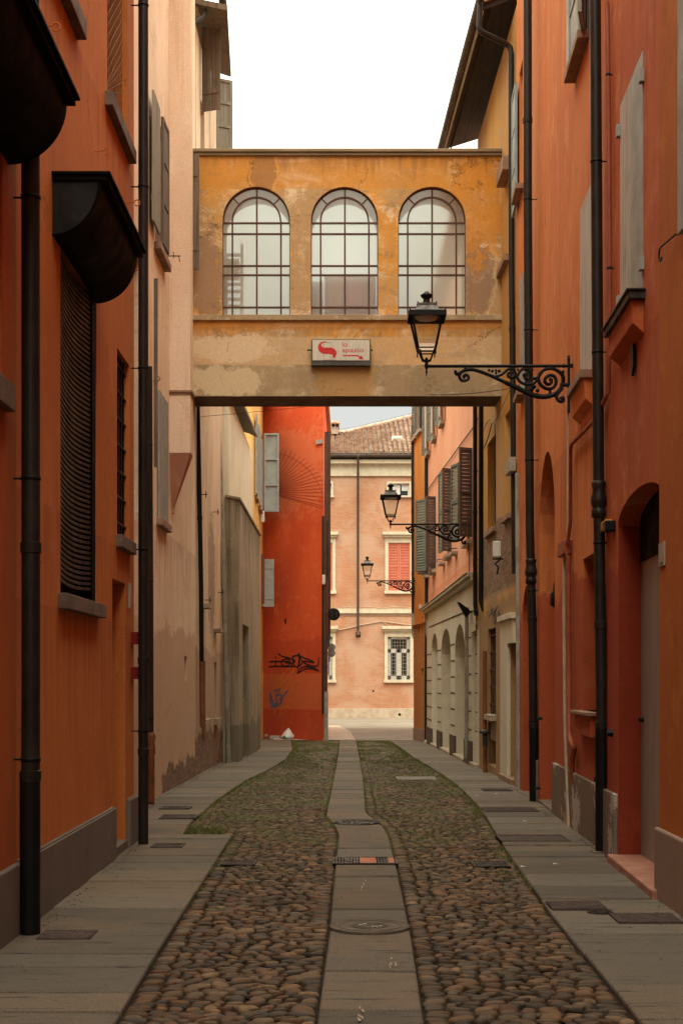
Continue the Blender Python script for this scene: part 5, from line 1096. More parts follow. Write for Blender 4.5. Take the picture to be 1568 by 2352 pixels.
# ================= FAR PALACE =================
YF = 71.0
w = Wall(-9, YF, 11, YF, 1); w.n = Vector((0, -1)); w.b = Vector((0, -1, 0))
h = House('brick_palace', 'tall orange brick building with cream trim closing the end of the lane', 'building', w, M['far_brick'], ZA(1094, YF), back=3)
h.e['label'] = 'tall orange brick building with cream trim closing the end of the lane'
h.e.name = 'brick_building'
fu = lambda x: XA(x, YF)+9; fz = lambda y: ZA(y, YF)
def fb(mb, x0, x1, y0, y1, w0, w1): w.box(mb, fu(x0), fu(x1), fz(y1), fz(y0), w0, w1)
def far_window(x0, x1, y0, y1, kind, hood):
    sh = x1-x0; tr = MB(); t = 7.5 if kind != 'attic' else 4.5
    o = opening(h, fu(x0), fu(x1), fz(y1), fz(y0), .12 if kind != 'shut' else .06, M['glass_dark'] if kind != 'shut' else M['shutter_red'])
    fb(tr, x0-t, x0, y0-t, y1, 0, .08); fb(tr, x1, x1+t, y0-t, y1, 0, .08); fb(tr, x0, x1, y0-t, y0, 0, .08)
    fb(tr, x0-t-2, x1+t+2, y1, y1+(7 if kind != 'attic' else 4), 0, .16)
    if hood: fb(tr, x0-t-6, x1+t+6, y0-t-17, y0-t-10, .0, .34); fb(tr, x0-t-3, x1+t+3, y0-t-10, y0-t-5, 0, .22); fb(tr, x0-t, x1+t, y0-t-5, y0-t, 0, .08)
    tr.build('window_surround', M['cream'], o, .01)
    if kind == 'shut':
        hw = (x1-x0)/2
        for s0 in (x0, x0+hw): leaf(o, w.P(fu(s0)+.01, 0, -.05), w.a, w.b, (x1-x0)/2/F*YF-.02, fz(y1)+.01, fz(y0)-.01, M['shutter_red'], 'louvre', .06)
    elif kind == 'attic':
        f = MB(); fb(f, x0, x0+3, y0, y1, -.12, -.06); fb(f, x1-3, x1, y0, y1, -.12, -.06); fb(f, x0, x1, y0, y0+2.5, -.12, -.06); fb(f, (x0+x1)/2-2, (x0+x1)/2+3, y0, y1, -.12, -.06); fb(f, x0+3, (x0+x1)/2-2, y0+3, y1-2, -.12, -.09); f.build('frame', M['frame_white'], o)
        c_ = MB(); fb(c_, x0+30, x1-3, y0+3, y0+16, -.12, -.085); c_.build('blind', M['frame_white'], o)
    else:
        f = MB(); xm = (x0+x1)/2
        for a, b, c, d in ((x0, x0+7, y0, y1), (x1-7, x1, y0, y1), (x0, x1, y0, y0+5), (x0, x1, y0+27, y0+36), (xm-6, xm+6, y0+27, y1), (x0, x1, y1-9, y1)): fb(f, a, b, c, d, -.12, -.06)
        f.build('frame', M['frame_white'], o)
        g = MB(); n = 8
        for i in range(n): x_ = x0+(x1-x0)*(i+.5)/n; g.tube([w.P(fu(x_), fz(y1), .02), w.P(fu(x_), fz(y0), .02)], .009, 4)
        for i in range(12): y_ = y0+(y1-y0)*(i+.5)/12; g.tube([w.P(fu(x0), fz(y_), .03), w.P(fu(x1), fz(y_), .03)], .007, 4)
        g.build('window_bars', M['pipe_pale'], o)
for dx in (-178, 0, 178, -356):
    far_window(892+dx, 939+dx, 1111, 1139, 'attic', False); far_window(891.5+dx, 941+dx, 1247, 1357, 'shut', True); far_window(890+dx, 941+dx, 1463, 1561, 'grille', True)
for dx in ():
    pass
m = MB(); fb(m, 300, 1500, 1398, 1409, 0, .1); m.build('string_course', M['cream'], h.e, .01)
m = MB(); fb(m, 300, 1500, 1411, 1414, 0, .05); m.build('string_course', M['sill_warm'], h.e)
m = MB(); fb(m, 300, 1500, 1627, 1665, 0, .08); m.build('plinth', M['cream_base'], h.e, .01)
m = MB(); fb(m, 300, 1500, 1067, 1093.8, -.1, .12); m.build('frieze', M['cream'], h.e); m = MB(); fb(m, 300, 1500, 1058, 1066.8, -.1, .4); m.build('cornice', M['cream'], h.e, .02)
m = MB(); m.tube([(XA(821.8, 70.8), 70.8, fz(1453)), (XA(821.8, 70.8), 70.8, fz(1110)), (XA(822, 70.5), 70.5, fz(1066)), (XA(822, 70.3), 70.3, fz(1052))], .055, 8)
m.tube([(XA(821.8, 70.8), 70.75, fz(1453)), (XA(822.5, 70.8), 70.6, fz(1462))], .13, 10); m.build('drainpipe', M['pipe_brown'], h.e)
m = MB(); m.tube([(-8.5, 70.45, fz(1050)), (10.5, 70.45, fz(1050))], .1, 8); m.build('gutter', M['pipe_brown'], h.e)
m = MB(); p = w.P(fu(917), fz(1641), .08); m.tube([p, p+Vector((0, -.01, 0))], .07, 12); m.build('vent', M['dark'], h.e)
m = MB(); p = w.P(fu(850), fz(1571), .0); fb(m, 855, 859, 1585, 1589, 0, .01); m.build('vent', M['dark'], h.e)
k = MB(); k.tube([w.P(fu(x), fz(y), .06) for x, y in ((745, 1452), (790, 1445), (822, 1437), (875, 1427), (930, 1434), (960, 1438))], .03, 5); k.tube([w.P(fu(x), fz(y), .06) for x, y in ((875, 1427), (900, 1442), (925, 1449), (960, 1452))], .02, 5); k.tube([w.P(fu(x), fz(y), .11) for x, y in ((745, 1396), (850, 1394), (875, 1398), (900, 1394), (960, 1397))], .02, 5); k.build('wall_cable', M['pipe_beige'], h.e)
h.finish(roof=False, base=-2)
# pantile roof
def zr(x): return 15.05+.0 if x < .2 else 15.05+(x-.2)*.24
m = MB(); xx = -8.8
rb = 70.4; rt = 78.0; zb_ = fz(1047)
i = 0
while xx < 10.5:
    ztop = zr(xx); n = 22; 
    for j in range(n):
        t0, t1 = j/n, (j+1)/n; y0_, y1_ = rb+(rt-rb)*t0, rb+(rt-rb)*t1+.06; z0_, z1_ = zb_+(ztop-zb_)*t0, zb_+(ztop-zb_)*t1
        r0, r1 = .115, .088; c = xx+U_(-.012, .012); pts = []
        for (y_, z_, r_) in ((y0_, z0_+.05, r0), (y1_, z1_+.03, r1)):
            for a in range(6): th = math.pi*a/5; pts.append((c+r_*math.cos(th), y_, z_+r_*math.sin(th)))
        m.add(pts, [(a, a+1, 7+a, 6+a) for a in range(5)]+[tuple(range(6))], True)
    xx += .245
t_ = NT('terracotta_pantile'); n_ = t_.noise(t_.pos, 2.2, 5, .7); n3 = t_.noise(t_.scale(t_.pos, 4, 2.9, 3), 1, 2, .5)
c_ = t_.mix(t_.sm(n3, .35, .65), (.4,.25,.18), (.58,.44,.34)); c_ = t_.mix(t_.math('MULTIPLY', t_.sm(n_, .5, .7), .6), c_, (.3,.19,.13))
M['pantile'] = t_.pbr(c_, .9, spec=.1)
m.build('roof_tiles', M['pantile'], h.e, recalc=False)
m = MB()
for xa_, xb_ in [(-9, .2)]+[(.2+i*.52, .72+i*.52) for i in range(20)]: m.add([(xa_, rb, zb_-.03), (xb_, rb, zb_-.03), (xb_, rt, zr(xb_)-.03), (xa_, rt, zr(xa_)-.03)], [(0,1,2,3)])
m.add([(-9, rb, zb_-.01), (10.6, rb, zb_-.01), (10.6, rb+1, zb_-.1), (-9, rb+1, zb_-.1)], [(0,1,2,3)])
m.add([(-9, rt, zr(0)-.03), (.2, rt, zr(0)-.03), (10.6, rt, zr(10.6)-.03), (10.6, rt+7, zb_), (-9, rt+7, zb_)], [(0,1,4), (1,3,4), (1,2,3)]); m.build('roof', M['shutter_brown'], h.e)
m = MB(); m.tube([(-9, rt, zr(0)+.08), (.2, rt, zr(0)+.08), (10.6, rt, zr(10.6)+.08)], .13, 8); m.build('ridge', M['pantile'], h.e)
m = MB(); xs0, xs1 = XA(758, 77), XA(778, 77); m.box(xs0-.2, xs1-.04, 76.5, 77.6, ZA(1000, 77), ZA(984, 77)); 
for k in range(3): c = xs0+.1+k*.2; m.box(c-.05, c+.0, 76.5, 77.6, ZA(984, 77), ZA(977, 77))
m.build('chimney_stack', M['sill_pale'], h.e)
m = MB()
for k in range(5): c = xs0-.2+k*.16; m.lathe((c, 76.9, 0), [(.09, ZA(977, 77)), (.08, ZA(968, 77)), (.03, ZA(967, 77))], 8)
m.box(xs0-.28, xs1+.02, 76.3, 77.8, ZA(977, 77), ZA(974, 77)); m.build('chimney_cap', M['pantile'], h.e)
m = MB(); ys = 73.6; m.box(XA(899, ys), XA(923, ys), ys-.1, ys+.6, ZA(1019, ys), ZA(1004, ys)+.05); o = m.build('skylight', M['white_box'], h.e, .02)
m = MB(); m.box(XA(902, ys), XA(920, ys), ys-.13, ys-.11, ZA(1016, ys), ZA(1007, ys)); m.build('pane', M['sky_glass'], o) if 'sky_glass' in M else m.build('pane', M['shutter_blue'], o)
m = MB()
for k in range(9):
    x_ = xs1+.1+k*.75; z_ = zr(x_)+.25; m.tube([(x_, rt, zr(x_)), (x_, rt, z_)], .012, 4); m.tube([(x_, rt, z_), (x_+.75, rt, zr(x_+.75)+.25)], .007, 3)
m.build('lightning_wire', M['iron'], h.e)
# ================= GROUND =================
def interp(tab, y):
    if y <= tab[0][0]: return tab[0][1]
    for (a, b), (c, d) in zip(tab[:-1], tab[1:]):
        if y <= c: return b+(d-b)*(y-a)/(c-a)
    return tab[-1][1]
LW = [(-12, -2.02), (14, -2.02), (14.02, -2.62), (25, -2.6), (30.6, -2.58), (30.7, -2.3), (38.3, -2.3), (39, -2.5), (47.9, -2.7)]
LS = [(-12, -1.03), (4, -1.04), (6.6, -1.048), (8.3, -1.07), (13.9, -1.11), (14.55, -1.11), (14.6, -1.62), (16, -1.69), (19.5, -1.70), (23.7, -1.62), (27.4, -1.42), (30, -1.31), (32.4, -1.26), (38.1, -1.31), (44, -1.55), (48, -1.75)]
CL = [(-12, -.14), (6.6, -.118), (8.95, -.08), (12.1, -.056), (14.55, -.03), (14.6, -.03), (15.5, -.07), (16.6, -.16), (16.9, -.184), (25, -.133), (35, -.08), (45.4, -.057)]
CR = [(-12, .37), (6.6, .387), (8.95, .438), (12.1, .47), (14.6, .48), (15.6, .45), (17.2, .31), (17.4, .30), (25, .38), (35, .43), (45.4, .475)]
RS = [(-12, 1.37), (5, 1.38), (6.6, 1.385), (7.5, 1.40), (9.5, 1.42), (11.3, 1.47), (13.7, 1.55), (15.6, 1.64), (17.9, 1.743), (21.5, 1.835), (24, 1.83), (26.9, 1.80), (33.8, 1.66), (40.5, 1.6), (44, 1.54), (45.5, 1.5)]
RW = [(-12, 2.28), (10, 2.3), (10.5, 2.5), (13, 2.5), (14, 2.49), (22, 2.85), (30, 2.9), (43, 2.75), (46, 2.4)]
ys = list(range(-60, 16, 5))+[15+i for i in range(0, 36)]+[55, 60, 80, 120, 300]
mb = MB(); xs = [-250, -60, -12, -3, 0, 3, 12, 60, 250]
vs = [(x, y, G(y)-.055) for y in ys for x in xs]; n = len(xs)
mb.add(vs, [(j*n+i, j*n+i+1, (j+1)*n+i+1, (j+1)*n+i) for j in range(len(ys)-1) for i in range(n-1)])
tag(mb.build('ground', M['bed'], None, recalc=False), kind='structure')
# bed between the setts
mb = MB(); yy_ = [i*.5 for i in range(-20, 92)]
for A, B in ((LS, CL), (CR, RS)):
    v = []; 
    for y in yy_: v += [(interp(A, y)-.03, y, G(y)-.026), ((interp(A, y)+interp(B, y))/2, y, G(y)-.026), (interp(B, y)+.03, y, G(y)-.026)]
    mb.add(v, [(3*j+i, 3*j+i+1, 3*j+i+4, 3*j+i+3) for j in range(len(yy_)-1) for i in (0, 1)])
tag(mb.build('cobble_bed', M['bed'], None, recalc=False), kind='structure')
# square at the far end
mb = MB(); mb.add([(-40, 45.9, G(46)+.0), (60, 45.9, G(46)), (60, 71.2, G(46)+.03), (-40, 71.2, G(46)+.03)], [(0,1,2,3)])
tag(mb.build('square', M['square'], None, recalc=False), kind='structure')
mb = MB(); mb.add([(-2.2, 46.0, G(46)+.012), (.45, 46.0, G(46)+.012), (.33, 53, G(46)+.02), (-.1, 60, G(46)+.03), (-3, 60, G(46)+.03)], [(0,1,2,3,4)])
t = NT('pale_paving'); n_ = t.noise(t.pos, 3, 5, .7)
M['pale_paving'] = t.pbr(t.mix(t.sm(n_, .4, .6), (.55,.45,.36), (.4,.31,.24)), .85, spec=.2)
tag(mb.build('crossing_pavement', M['pale_paving'], None, recalc=False), kind='structure')

def setcol(me, cols):                                  # per-corner 'stone' colour from per-face list
    a = me.color_attributes.new('stone', 'FLOAT_COLOR', 'CORNER'); n = len(me.loops); out = np.ones((n, 4), 'f')
    tot = np.empty(len(me.polygons), 'i'); me.polygons.foreach_get('loop_total', tot); out[:, :3] = np.repeat(np.array(cols, 'f'), tot, axis=0); a.data.foreach_set('color', out.ravel())
rs = random.Random(11)
def slabs(name, A, B, y0, y1, smin, smax, zt=0.0, over=.03):
    mb = MB(); cols = []; y = y0
    while y < y1:
        ln = rs.uniform(smin, smax); ye = min(y+ln, y1)
        if ye-y < .12: break
        sk = rs.uniform(-.012, .012); k = max(1, int((ye-y)/.22)); top = []; bot = []
        g = .009; dz = zt+rs.uniform(-.006, .005); c = rs.uniform(.44, .8); t = rs.choice([(.22,.183,.14), (.2,.17,.133), (.23,.18,.13), (.185,.158,.124), (.22,.188,.148), (.24,.19,.14)])
        cuts = [y+g+(ye-y-2*g)*i/k for i in range(k+1)]
        L = [(interp(A, q)+(.004 if A is not LW else 0), q) for q in cuts]; R_ = [(interp(B, q)-.004, q) for q in reversed(cuts)]
        loop = L+R_; cx = sum(p[0] for p in loop)/len(loop); cy = sum(p[1] for p in loop)/len(loop); n = len(loop); o = []
        for lev, (ins, zz) in enumerate(((0, -.06), (0, -.016), (.004, -.005), (.013, 0.0))):
            for x_, q in loop:
                dx, dy = cx-x_, cy-q; x2 = x_+(ins if dx > 0 else -ins); y2 = q+(ins if dy > 0 else -ins)
                o.append((x2, y2+sk*(x2-cx), G(q)+dz+zz))
        fs = [(lv*n+i, lv*n+(i+1) % n, (lv+1)*n+(i+1) % n, (lv+1)*n+i) for lv in (0, 1, 2) for i in range(n)]+[tuple(range(3*n, 4*n))]
        mb.add(o, fs); cols += [tuple(x*c for x in t)]*len(fs); y = ye
    o = mb.build(name, M['slab'], None, recalc=False)
    bm = bmesh.new(); bm.from_mesh(o.data); bm.faces.ensure_lookup_table(); bm.to_mesh(o.data); bm.free()
    setcol(o.data, cols); return tag(o, kind='structure')
slabs('sidewalk', LW, LS, 3.0, 14.57, .38, .95, .012); slabs('sidewalk', LW, LS, 14.6, 48.2, .4, .9, .008)
slabs('sidewalk', RS, RW, 3.0, 45.8, .4, .95, .010)
slabs('guide_slabs', CL, CR, 3.0, 45.9, .45, 1.15, .004)
m = MB()
for y0_, y1_, a, b in ((14.2, 14.6, -2.02, -1.11),): m.box(a, b+.03, y0_, y1_+.02, -.1, .0)
# cobbles
def stones():
    V = []; Fc = []; cols = []; nv = 0
    def tmpl(seg, rings): return seg, rings
    pal = [(.105,.062,.034), (.075,.052,.032), (.125,.078,.04), (.065,.05,.034), (.09,.065,.04), (.14,.095,.055), (.095,.05,.028), (.075,.06,.042), (.05,.04,.03), (.11,.07,.042)]
    for A, B, side in ((LS, CL, 0), (CR, RS, 1)):
        y = 4.6
        row = 0
        while y < 45.6:
            big = 1.0 if y < 30 else 1.15
            dy = rs.uniform(.052, .076)*big
            xa, xb = interp(A, y)+.004, interp(B, y)-.004
            # widths
            xs_ = [xa]; 
            while xs_[-1] < xb-.05:
                wdt = rs.uniform(.06, .135)*big
                if len(xs_) == 1 or xs_[-1]+wdt*2 > xb: wdt = rs.uniform(.10, .14)
                xs_.append(min(xb, xs_[-1]+wdt))
            if xb-xs_[-1] > .001: xs_[-1] = xb
            for i in range(len(xs_)-1):
                x0, x1 = xs_[i], xs_[i+1]
                if x1-x0 < .03: continue
                edge = i == 0 or i == len(xs_)-2
                cx = (x0+x1)/2; wob = (mnoise.noise(Vector((cx*2.1, y*1.3, side*9)))*.06+(mnoise.noise(Vector((cx*6, y*2, 3)))*.035)) if not edge else 0
                cy = y+dy/2+wob; hx = (x1-x0)/2*rs.uniform(.86, .99); hy = dy/2*rs.uniform(.86, 1.06)
                if not edge and rs.random() < .12: hy *= .72; cy += rs.uniform(-.01, .01)
                ang = rs.gauss(0, .16) if not edge else rs.gauss(0, .04); ca, sa = math.cos(ang), math.sin(ang)
                hh = rs.uniform(.007, .014)*(1 if y < 30 else .8); dz = rs.uniform(-.006, .005); tx, ty = rs.gauss(0, .09), rs.gauss(0, .12); pw = rs.uniform(.75, 1.1); zz = G(cy)-.016+dz
                if y < 13: seg, rg = 14, ((1.0, -1.2), (.99, -.2), (.92, .45), (.74, .85), (.4, .98))
                elif y < 22: seg, rg = 10, ((1.0, -.9), (.93, .4), (.66, .88))
                else: seg, rg = 8, ((1.0, -.2), (.72, .75))
                q_ = rs.uniform(0, 9); jit = [1+.26*mnoise.noise(Vector((math.cos(2*math.pi*k/seg)*1.3+q_, math.sin(2*math.pi*k/seg)*1.3, q_*2)))+rs.uniform(-.05, .03) for k in range(seg)]; vs = []
                for rr_, hz in rg:
                    for k in range(seg):
                        t = 2*math.pi*k/seg; c_, s_ = math.cos(t), math.sin(t)
                        ux = math.copysign(abs(c_)**pw, c_)*hx*rr_*jit[k]; uy = math.copysign(abs(s_)**pw, s_)*hy*rr_*jit[k]
                        vs.append((cx+ux*ca-uy*sa, cy+ux*sa+uy*ca, zz+hh*hz+(ux*tx+uy*ty)))
                vs.append((cx, cy, zz+hh)); V += vs; nr = len(rg)
                f = [(nv+a*seg+k, nv+a*seg+(k+1) % seg, nv+(a+1)*seg+(k+1) % seg, nv+(a+1)*seg+k) for a in range(nr-1) for k in range(seg)]
                f += [(nv+(nr-1)*seg+k, nv+(nr-1)*seg+(k+1) % seg, nv+nr*seg) for k in range(seg)]
                Fc += f; b = rs.choice(pal); b = (b[0]*1.08, b[1]*.98, b[2]*.9); br = rs.uniform(.55, 1.55)*(1+.25*mnoise.noise(Vector((cx*1.5, cy*.8, 5)))); cols += [(b[0]*br, b[1]*br, b[2]*br)]*len(f); nv += len(vs)
            y += dy; row += 1
    me = bpy.data.meshes.new('cobbles'); me.from_pydata(V, [], Fc); me.polygons.foreach_set('use_smooth', [True]*len(Fc)); me.materials.append(M['cobble']); setcol(me, cols); me.update()
    o = bpy.data.objects.new('cobbled_road', me); col.objects.link(o); return tag(o, kind='structure')
stones()
# grass and moss between the stones
def grass():
    V = []; Fc = []; n = 0
    def blade(x, y, h):
        nonlocal n
        a = rs.uniform(0, 6.3); w_ = rs.uniform(.003, .006)*(1+y*.03); z = G(y)-.015; lx, ly = rs.gauss(0, .4)*h, rs.gauss(0, .4)*h
        V.extend([(x-math.cos(a)*w_, y-math.sin(a)*w_, z), (x+math.cos(a)*w_, y+math.sin(a)*w_, z), (x+lx, y+ly, z+h)]); Fc.append((n, n+1, n+2)); n += 3
    # along the kerbs
    for tab, sg, y0, y1, dens in ((LS, 1, 7, 47, 130), (RS, -1, 8, 45, 200), (CL, -1, 12, 45, 40), (CR, 1, 12, 45, 40)):
        y = y0
        while y < y1:
            k = .5+.5*mnoise.noise(Vector((y*.7, sg*3.3, tab[2][1]*7)))
            g = max(0, min(1, (k-.35)*3))*(1 if y > 14 else (.55 if tab is RS and y > 9.5 else .12))
            for _ in range(int(dens*.1*g+rs.random()*.6)): blade(interp(tab, y)+sg*abs(rs.gauss(.01, .05 if y > 12 else .018)), y+rs.uniform(0, .1), rs.uniform(.015, .05))
            y += .1
    # patches over the setts
    for _ in range(170000):
        y = 11+34.5*rs.random()**1.0; s = rs.random() < .5; A, B = (LS, CL) if s else (CR, RS); xa, xb = interp(A, y), interp(B, y); x = rs.uniform(xa, xb)
        k = mnoise.noise(Vector((x*1.6, y*.55, 7.7 if s else 2.2)))*.9+mnoise.noise(Vector((x*6, y*4, 1)))*.5; e_ = min(x-xa, xb-x)
        f = (x-xa)/(xb-xa); near_k = f if not s else 1-f                # greener towards the kerbs
        th = .3-.36*min(1, max(0, (y-11)/9))-(near_k-.5)*.5
        if s and 14.6 < y < 17.5 and x < -1.2: th -= .6
        if k > th: blade(x, y, rs.uniform(.006, .014)*(1+.012*y))
    # tuft at the step of the left pavement
    for _ in range(900): blade(rs.uniform(-1.62, -1.2)-.0, 14.62+abs(rs.gauss(0, .35)), rs.uniform(.02, .055))
    for x, y in ((2.42, 16.7), (2.47, 17.2)):
        for _ in range(60): blade(x+rs.gauss(0, .04), y+rs.gauss(0, .2), rs.uniform(.02, .06))
    me = bpy.data.meshes.new('grass'); me.from_pydata(V, [], Fc); me.materials.append(M['grass']); o = bpy.data.objects.new('grass', me); col.objects.link(o); tag(o, 'low green moss and grass growing between the cobbles and along the kerbs', 'grass', kind='stuff')
grass()
# grates, covers and plates
def grate(x0, x1, y0, y1, nb, mat, lab, cat='drain grate', group='drain grates in the pavements', z=.0, name='drain_grate', across=True):
    g = G((y0+y1)/2)+z; e = empty(name, ((x0+x1)/2, (y0+y1)/2, g), lab, cat, group); m = MB(); t = .018
    for q in ((x0, x1, y0, y0+t), (x0, x1, y1-t, y1), (x0, x0+t, y0+t, y1-t), (x1-t, x1, y0+t, y1-t)): m.box(*q, g-.02, g+.022)
    m.build('frame', mat, e, .002); m = MB()
    for i in range(nb): c = x0+t+(x1-x0-2*t)*(i+.5)/nb; b_ = (x1-x0)/nb*.27; m.box(c-b_, c+b_, y0+t, y1-t, g-.015, g+.018)
    m.build('grid_bars', mat, e); m = MB(); m.box(x0, x1, y0, y1, g-.03, g+.012); m.build('pit', M['dark'], e); return e
grate(-2.28, -1.90, 17.75, 18.1, 14, M['cast_iron'], 'farther of two narrow black grates in the left pavement past the left black downpipe')
grate(-2.1, -1.68, 16.35, 16.8, 16, M['cast_iron'], 'nearer of two narrow black grates in the left pavement just past the left black downpipe')
grate(-1.8, -1.5, 13.4, 13.7, 10, M['rust'], 'small rusty grate in the left pavement beside the foot of the black downpipe')
grate(1.75, 2.42, 17.35, 17.85, 22, M['rust'], 'rusty grate in the right pavement level with the far black downpipe')
grate(1.56, 2.24, 13.9, 14.45, 22, M['rust'], 'rusty grate in the right pavement, next nearer than the one by the far downpipe')
grate(2.12, 2.55, 21.2, 21.6, 14, M['cast_iron'], 'farthest small grate in the right pavement, near the white-framed shop door')
def plate(x0, x1, y0, y1, mat, lab, z=.012, name='cover_plate'):
    g = G((y0+y1)/2)+z; e = empty(name, ((x0+x1)/2, (y0+y1)/2, g), lab, 'cover plate', 'iron plates in the pavements'); m = MB(); m.box(x0, x1, y0, y1, g-.03, g+.012); m.build('plate', mat, e, .003)
    m = MB(); nx, ny = max(4, int((x1-x0)/.028)), max(4, int((y1-y0)/.028))
    for i in range(nx):
        for j in range(ny):
            cx, cy = x0+(x1-x0)*(i+.5)/nx, y0+(y1-y0)*(j+.5)/ny; m.box(cx-.009, cx+.009, cy-.006, cy+.006, g+.012, g+.0135)
    m.build('tread_pattern', mat, e); return e
plate(-1.86, -1.53, 8.66, 8.95, M['rust'], 'rusty rectangular plate on the left pavement by the foot of the nearest downpipe')
plate(1.45, 1.83, 9.78, 10.12, M['rust'], 'dark rusty plate at the kerb edge of the right pavement')
plate(1.80, 2.22, 9.25, 9.6, M['rust'], 'dark rusty plate at the right edge of the photo on the pavement by the plinth')
grate(1.12, 1.44, 12.1, 12.45, 12, M['cast_iron'], 'small overgrown grate among the right-hand cobbles', z=-.01)
grate(-1.04, -.74, 12.2, 12.5, 12, M['rust'], 'small rusty grate among the left-hand cobbles', z=-.01)
grate(.95, 1.62, 24.2, 24.9, 24, M['pipe_pale'], 'pale metal grate among the grassy right-hand cobbles under the bridge', z=-.01)
e = grate(-.075, .485, 12.2, 12.65, 20, M['cast_iron'], 'long iron drain across the central slabs with orange brick infill', z=.0)
m = MB(); g = .0; m.box(.16, .30, 12.23, 12.6, .002, .021); m.box(.415, .455, 12.23, 12.62, .002, .022); m.build('rusty_infill', M['leaf_orange'] if 'leaf_orange' in M else M['brick_infill'], e) if 0 else None
M['brick_infill'] = plain('orange_brick_infill', (.5,.19,.1), .8, var=.3)
m = MB(); m.box(.16, .30, 12.23, 12.6, .002, .021); m.box(.41, .455, 12.23, 12.62, .002, .022); m.build('brick_infill', M['brick_infill'], e)
rr = random.Random(8); m = MB()
for _ in range(60):
    x_, y_ = rr.uniform(-.06, .15), rr.uniform(12.22, 12.62); s_ = rr.uniform(.006, .02); m.add([(x_-s_, y_, .021), (x_, y_-s_, .023), (x_+s_, y_+s_*.4, .022), (x_, y_+s_, .021)], [(0,1,2,3)])
m.build('litter', M['pale_paving'], e)
def round_cover(cx, cy, r, lab, mat, z=.004, star=False):
    g = G(cy)+z; e = empty('manhole_cover', (cx, cy, g), lab, 'manhole cover', 'round covers in the paving'); m = MB(); m.lathe((cx, cy, g), [(r*.985, -.03), (r*.985, .004), (r*.93, .006), (r*.92, .003), (.01, .003)], 40, False); m.build('cover', mat, e)
    m = MB()
    for rad in ((r*.97, r*.76) if star else (r*.97, r*.6)): m.tube([(cx+rad*math.cos(2*math.pi*i/40), cy+rad*math.sin(2*math.pi*i/40), g+.004) for i in range(41)], .003, 4)
    if star:
        for i in range(12):
            a = 2*math.pi*i/12; c_, s_ = math.cos(a), math.sin(a); n_ = (-s_*.018, c_*.018)
            q = [(cx+c_*.04, cy+s_*.04), (cx+c_*r*.32+n_[0], cy+s_*r*.32+n_[1]), (cx+c_*r*.55, cy+s_*r*.55), (cx+c_*r*.32-n_[0], cy+s_*r*.32-n_[1])]; m.add([(x, y, g+.008) for x, y in q], [(0,1,2,3)])
    else:
        for i in range(46):
            a = rr.uniform(0, 6.28); d = r*.92*math.sqrt(rr.random()); m.box(cx+d*math.cos(a)-.012, cx+d*math.cos(a)+.012, cy+d*math.sin(a)-.008, cy+d*math.sin(a)+.008, g+.003, g+.010)
    m.build('cast_pattern', M['cast_iron'] if not star else M['granite_dark'], e)
    if star:
        m = MB(); s = .03
        for i in range(5):
            a = rr.uniform(0, 6.28); d = rr.uniform(.01, .1); x_, y_ = cx+d*math.cos(a), cy+d*math.sin(a)
            m.add([(x_-.012, y_-.008, g+.010), (x_+.012, y_-.008, g+.010), (x_+.008, y_+.012, g+.010), (x_-.01, y_+.01, g+.010)], [(0,1,2,3)])
        m.build('paint_fleck', M['white_box'], e)
M['granite_rose'] = plain('rosy_granite', (.13,.1,.075), .8, var=.25, scale_=8)
round_cover(.18, 9.15, .262, 'large round stone-filled cover with a star pattern in the central slabs, nearest', M['granite_rose'], .010, True)
round_cover(.17, 15.9, .27, 'round black cast cover in the central slabs where the slab strip steps sideways', M['cast_iron'], .008)
round_cover(1.76, 9.70, .09, 'small round cover between the two rusty plates on the right pavement', M['cast_iron'], .012)
# white chalky scuffs, litter
m = MB()
for px, py, dx, dy in ((832, 2040, 5, 12), (838, 2030, 3, 8), (897, 2213, 3, 14), (910, 2216, 3, 6), (830, 2330, 5, 14), (826, 2345, 4, 8)):
    for k in range(5):
        x0, y0 = px+rr.uniform(-dx, dx), py+rr.uniform(-dy, dy); Y_ = F*1.6/(y0-HY); X_ = XA(x0, Y_); s_ = .008; zq = .0115+.0006*k
        m.add([(X_-s_*.5, Y_-s_*3, zq), (X_+s_*.5, Y_-s_*2.6, zq), (X_+s_*.3, Y_+s_*3, zq), (X_-s_*.4, Y_+s_*2, zq)], [(0,1,2,3)])
tag(m.build('paint_scuffs', M['pale_paving'], None), 'faint white scuff marks on the central granite slabs', 'paint marks', kind='stuff')
M['leaf'] = plain('dry_brown_leaf', (.1,.05,.025), .8, var=.4)
m = MB()
for _ in range(2200):
    s = rr.random()
    if s < .45: y_ = rr.uniform(9, 44); x_ = interp(RW, y_)-abs(rr.gauss(.0, .07))-.03; 
    elif s < .8: y_ = rr.uniform(9, 44); x_ = interp(LW, y_)+abs(rr.gauss(0, .06))+.07
    else: y_ = rr.uniform(7, 40); x_ = rr.uniform(-1.9, 2.2)
    if y_ < 22: x_ = min(x_, 2.36 if y_ < 14 else 2.6)
    q = rr.uniform(.004, .017); a = rr.uniform(0, 6.3); z = G(y_)+.016; c_, s_ = math.cos(a)*q, math.sin(a)*q
    m.add([(x_-c_, y_-s_, z), (x_+s_*.6, y_-c_*.6, z+.004), (x_+c_, y_+s_, z+.002), (x_-s_*.6, y_+c_*.6, z+.006)], [(0,1,2,3)])
tag(m.build('dry_leaves', M['leaf'], None), 'scattered dry leaf bits and grit along the feet of the walls', 'leaves', kind='stuff')
m = MB()
for px, py in ((1200, 1995), (1275, 1989), (1095, 1821), (1140, 1816), (1205, 1887)):
    Y_ = F*(1.6)/(py-HY); X_ = XA(px, Y_); m.add([(X_-.02, Y_-.01, G(Y_)+.017), (X_+.025, Y_-.012, G(Y_)+.02), (X_+.02, Y_+.015, G(Y_)+.018), (X_-.02, Y_+.012, G(Y_)+.025)], [(0,1,2,3)])
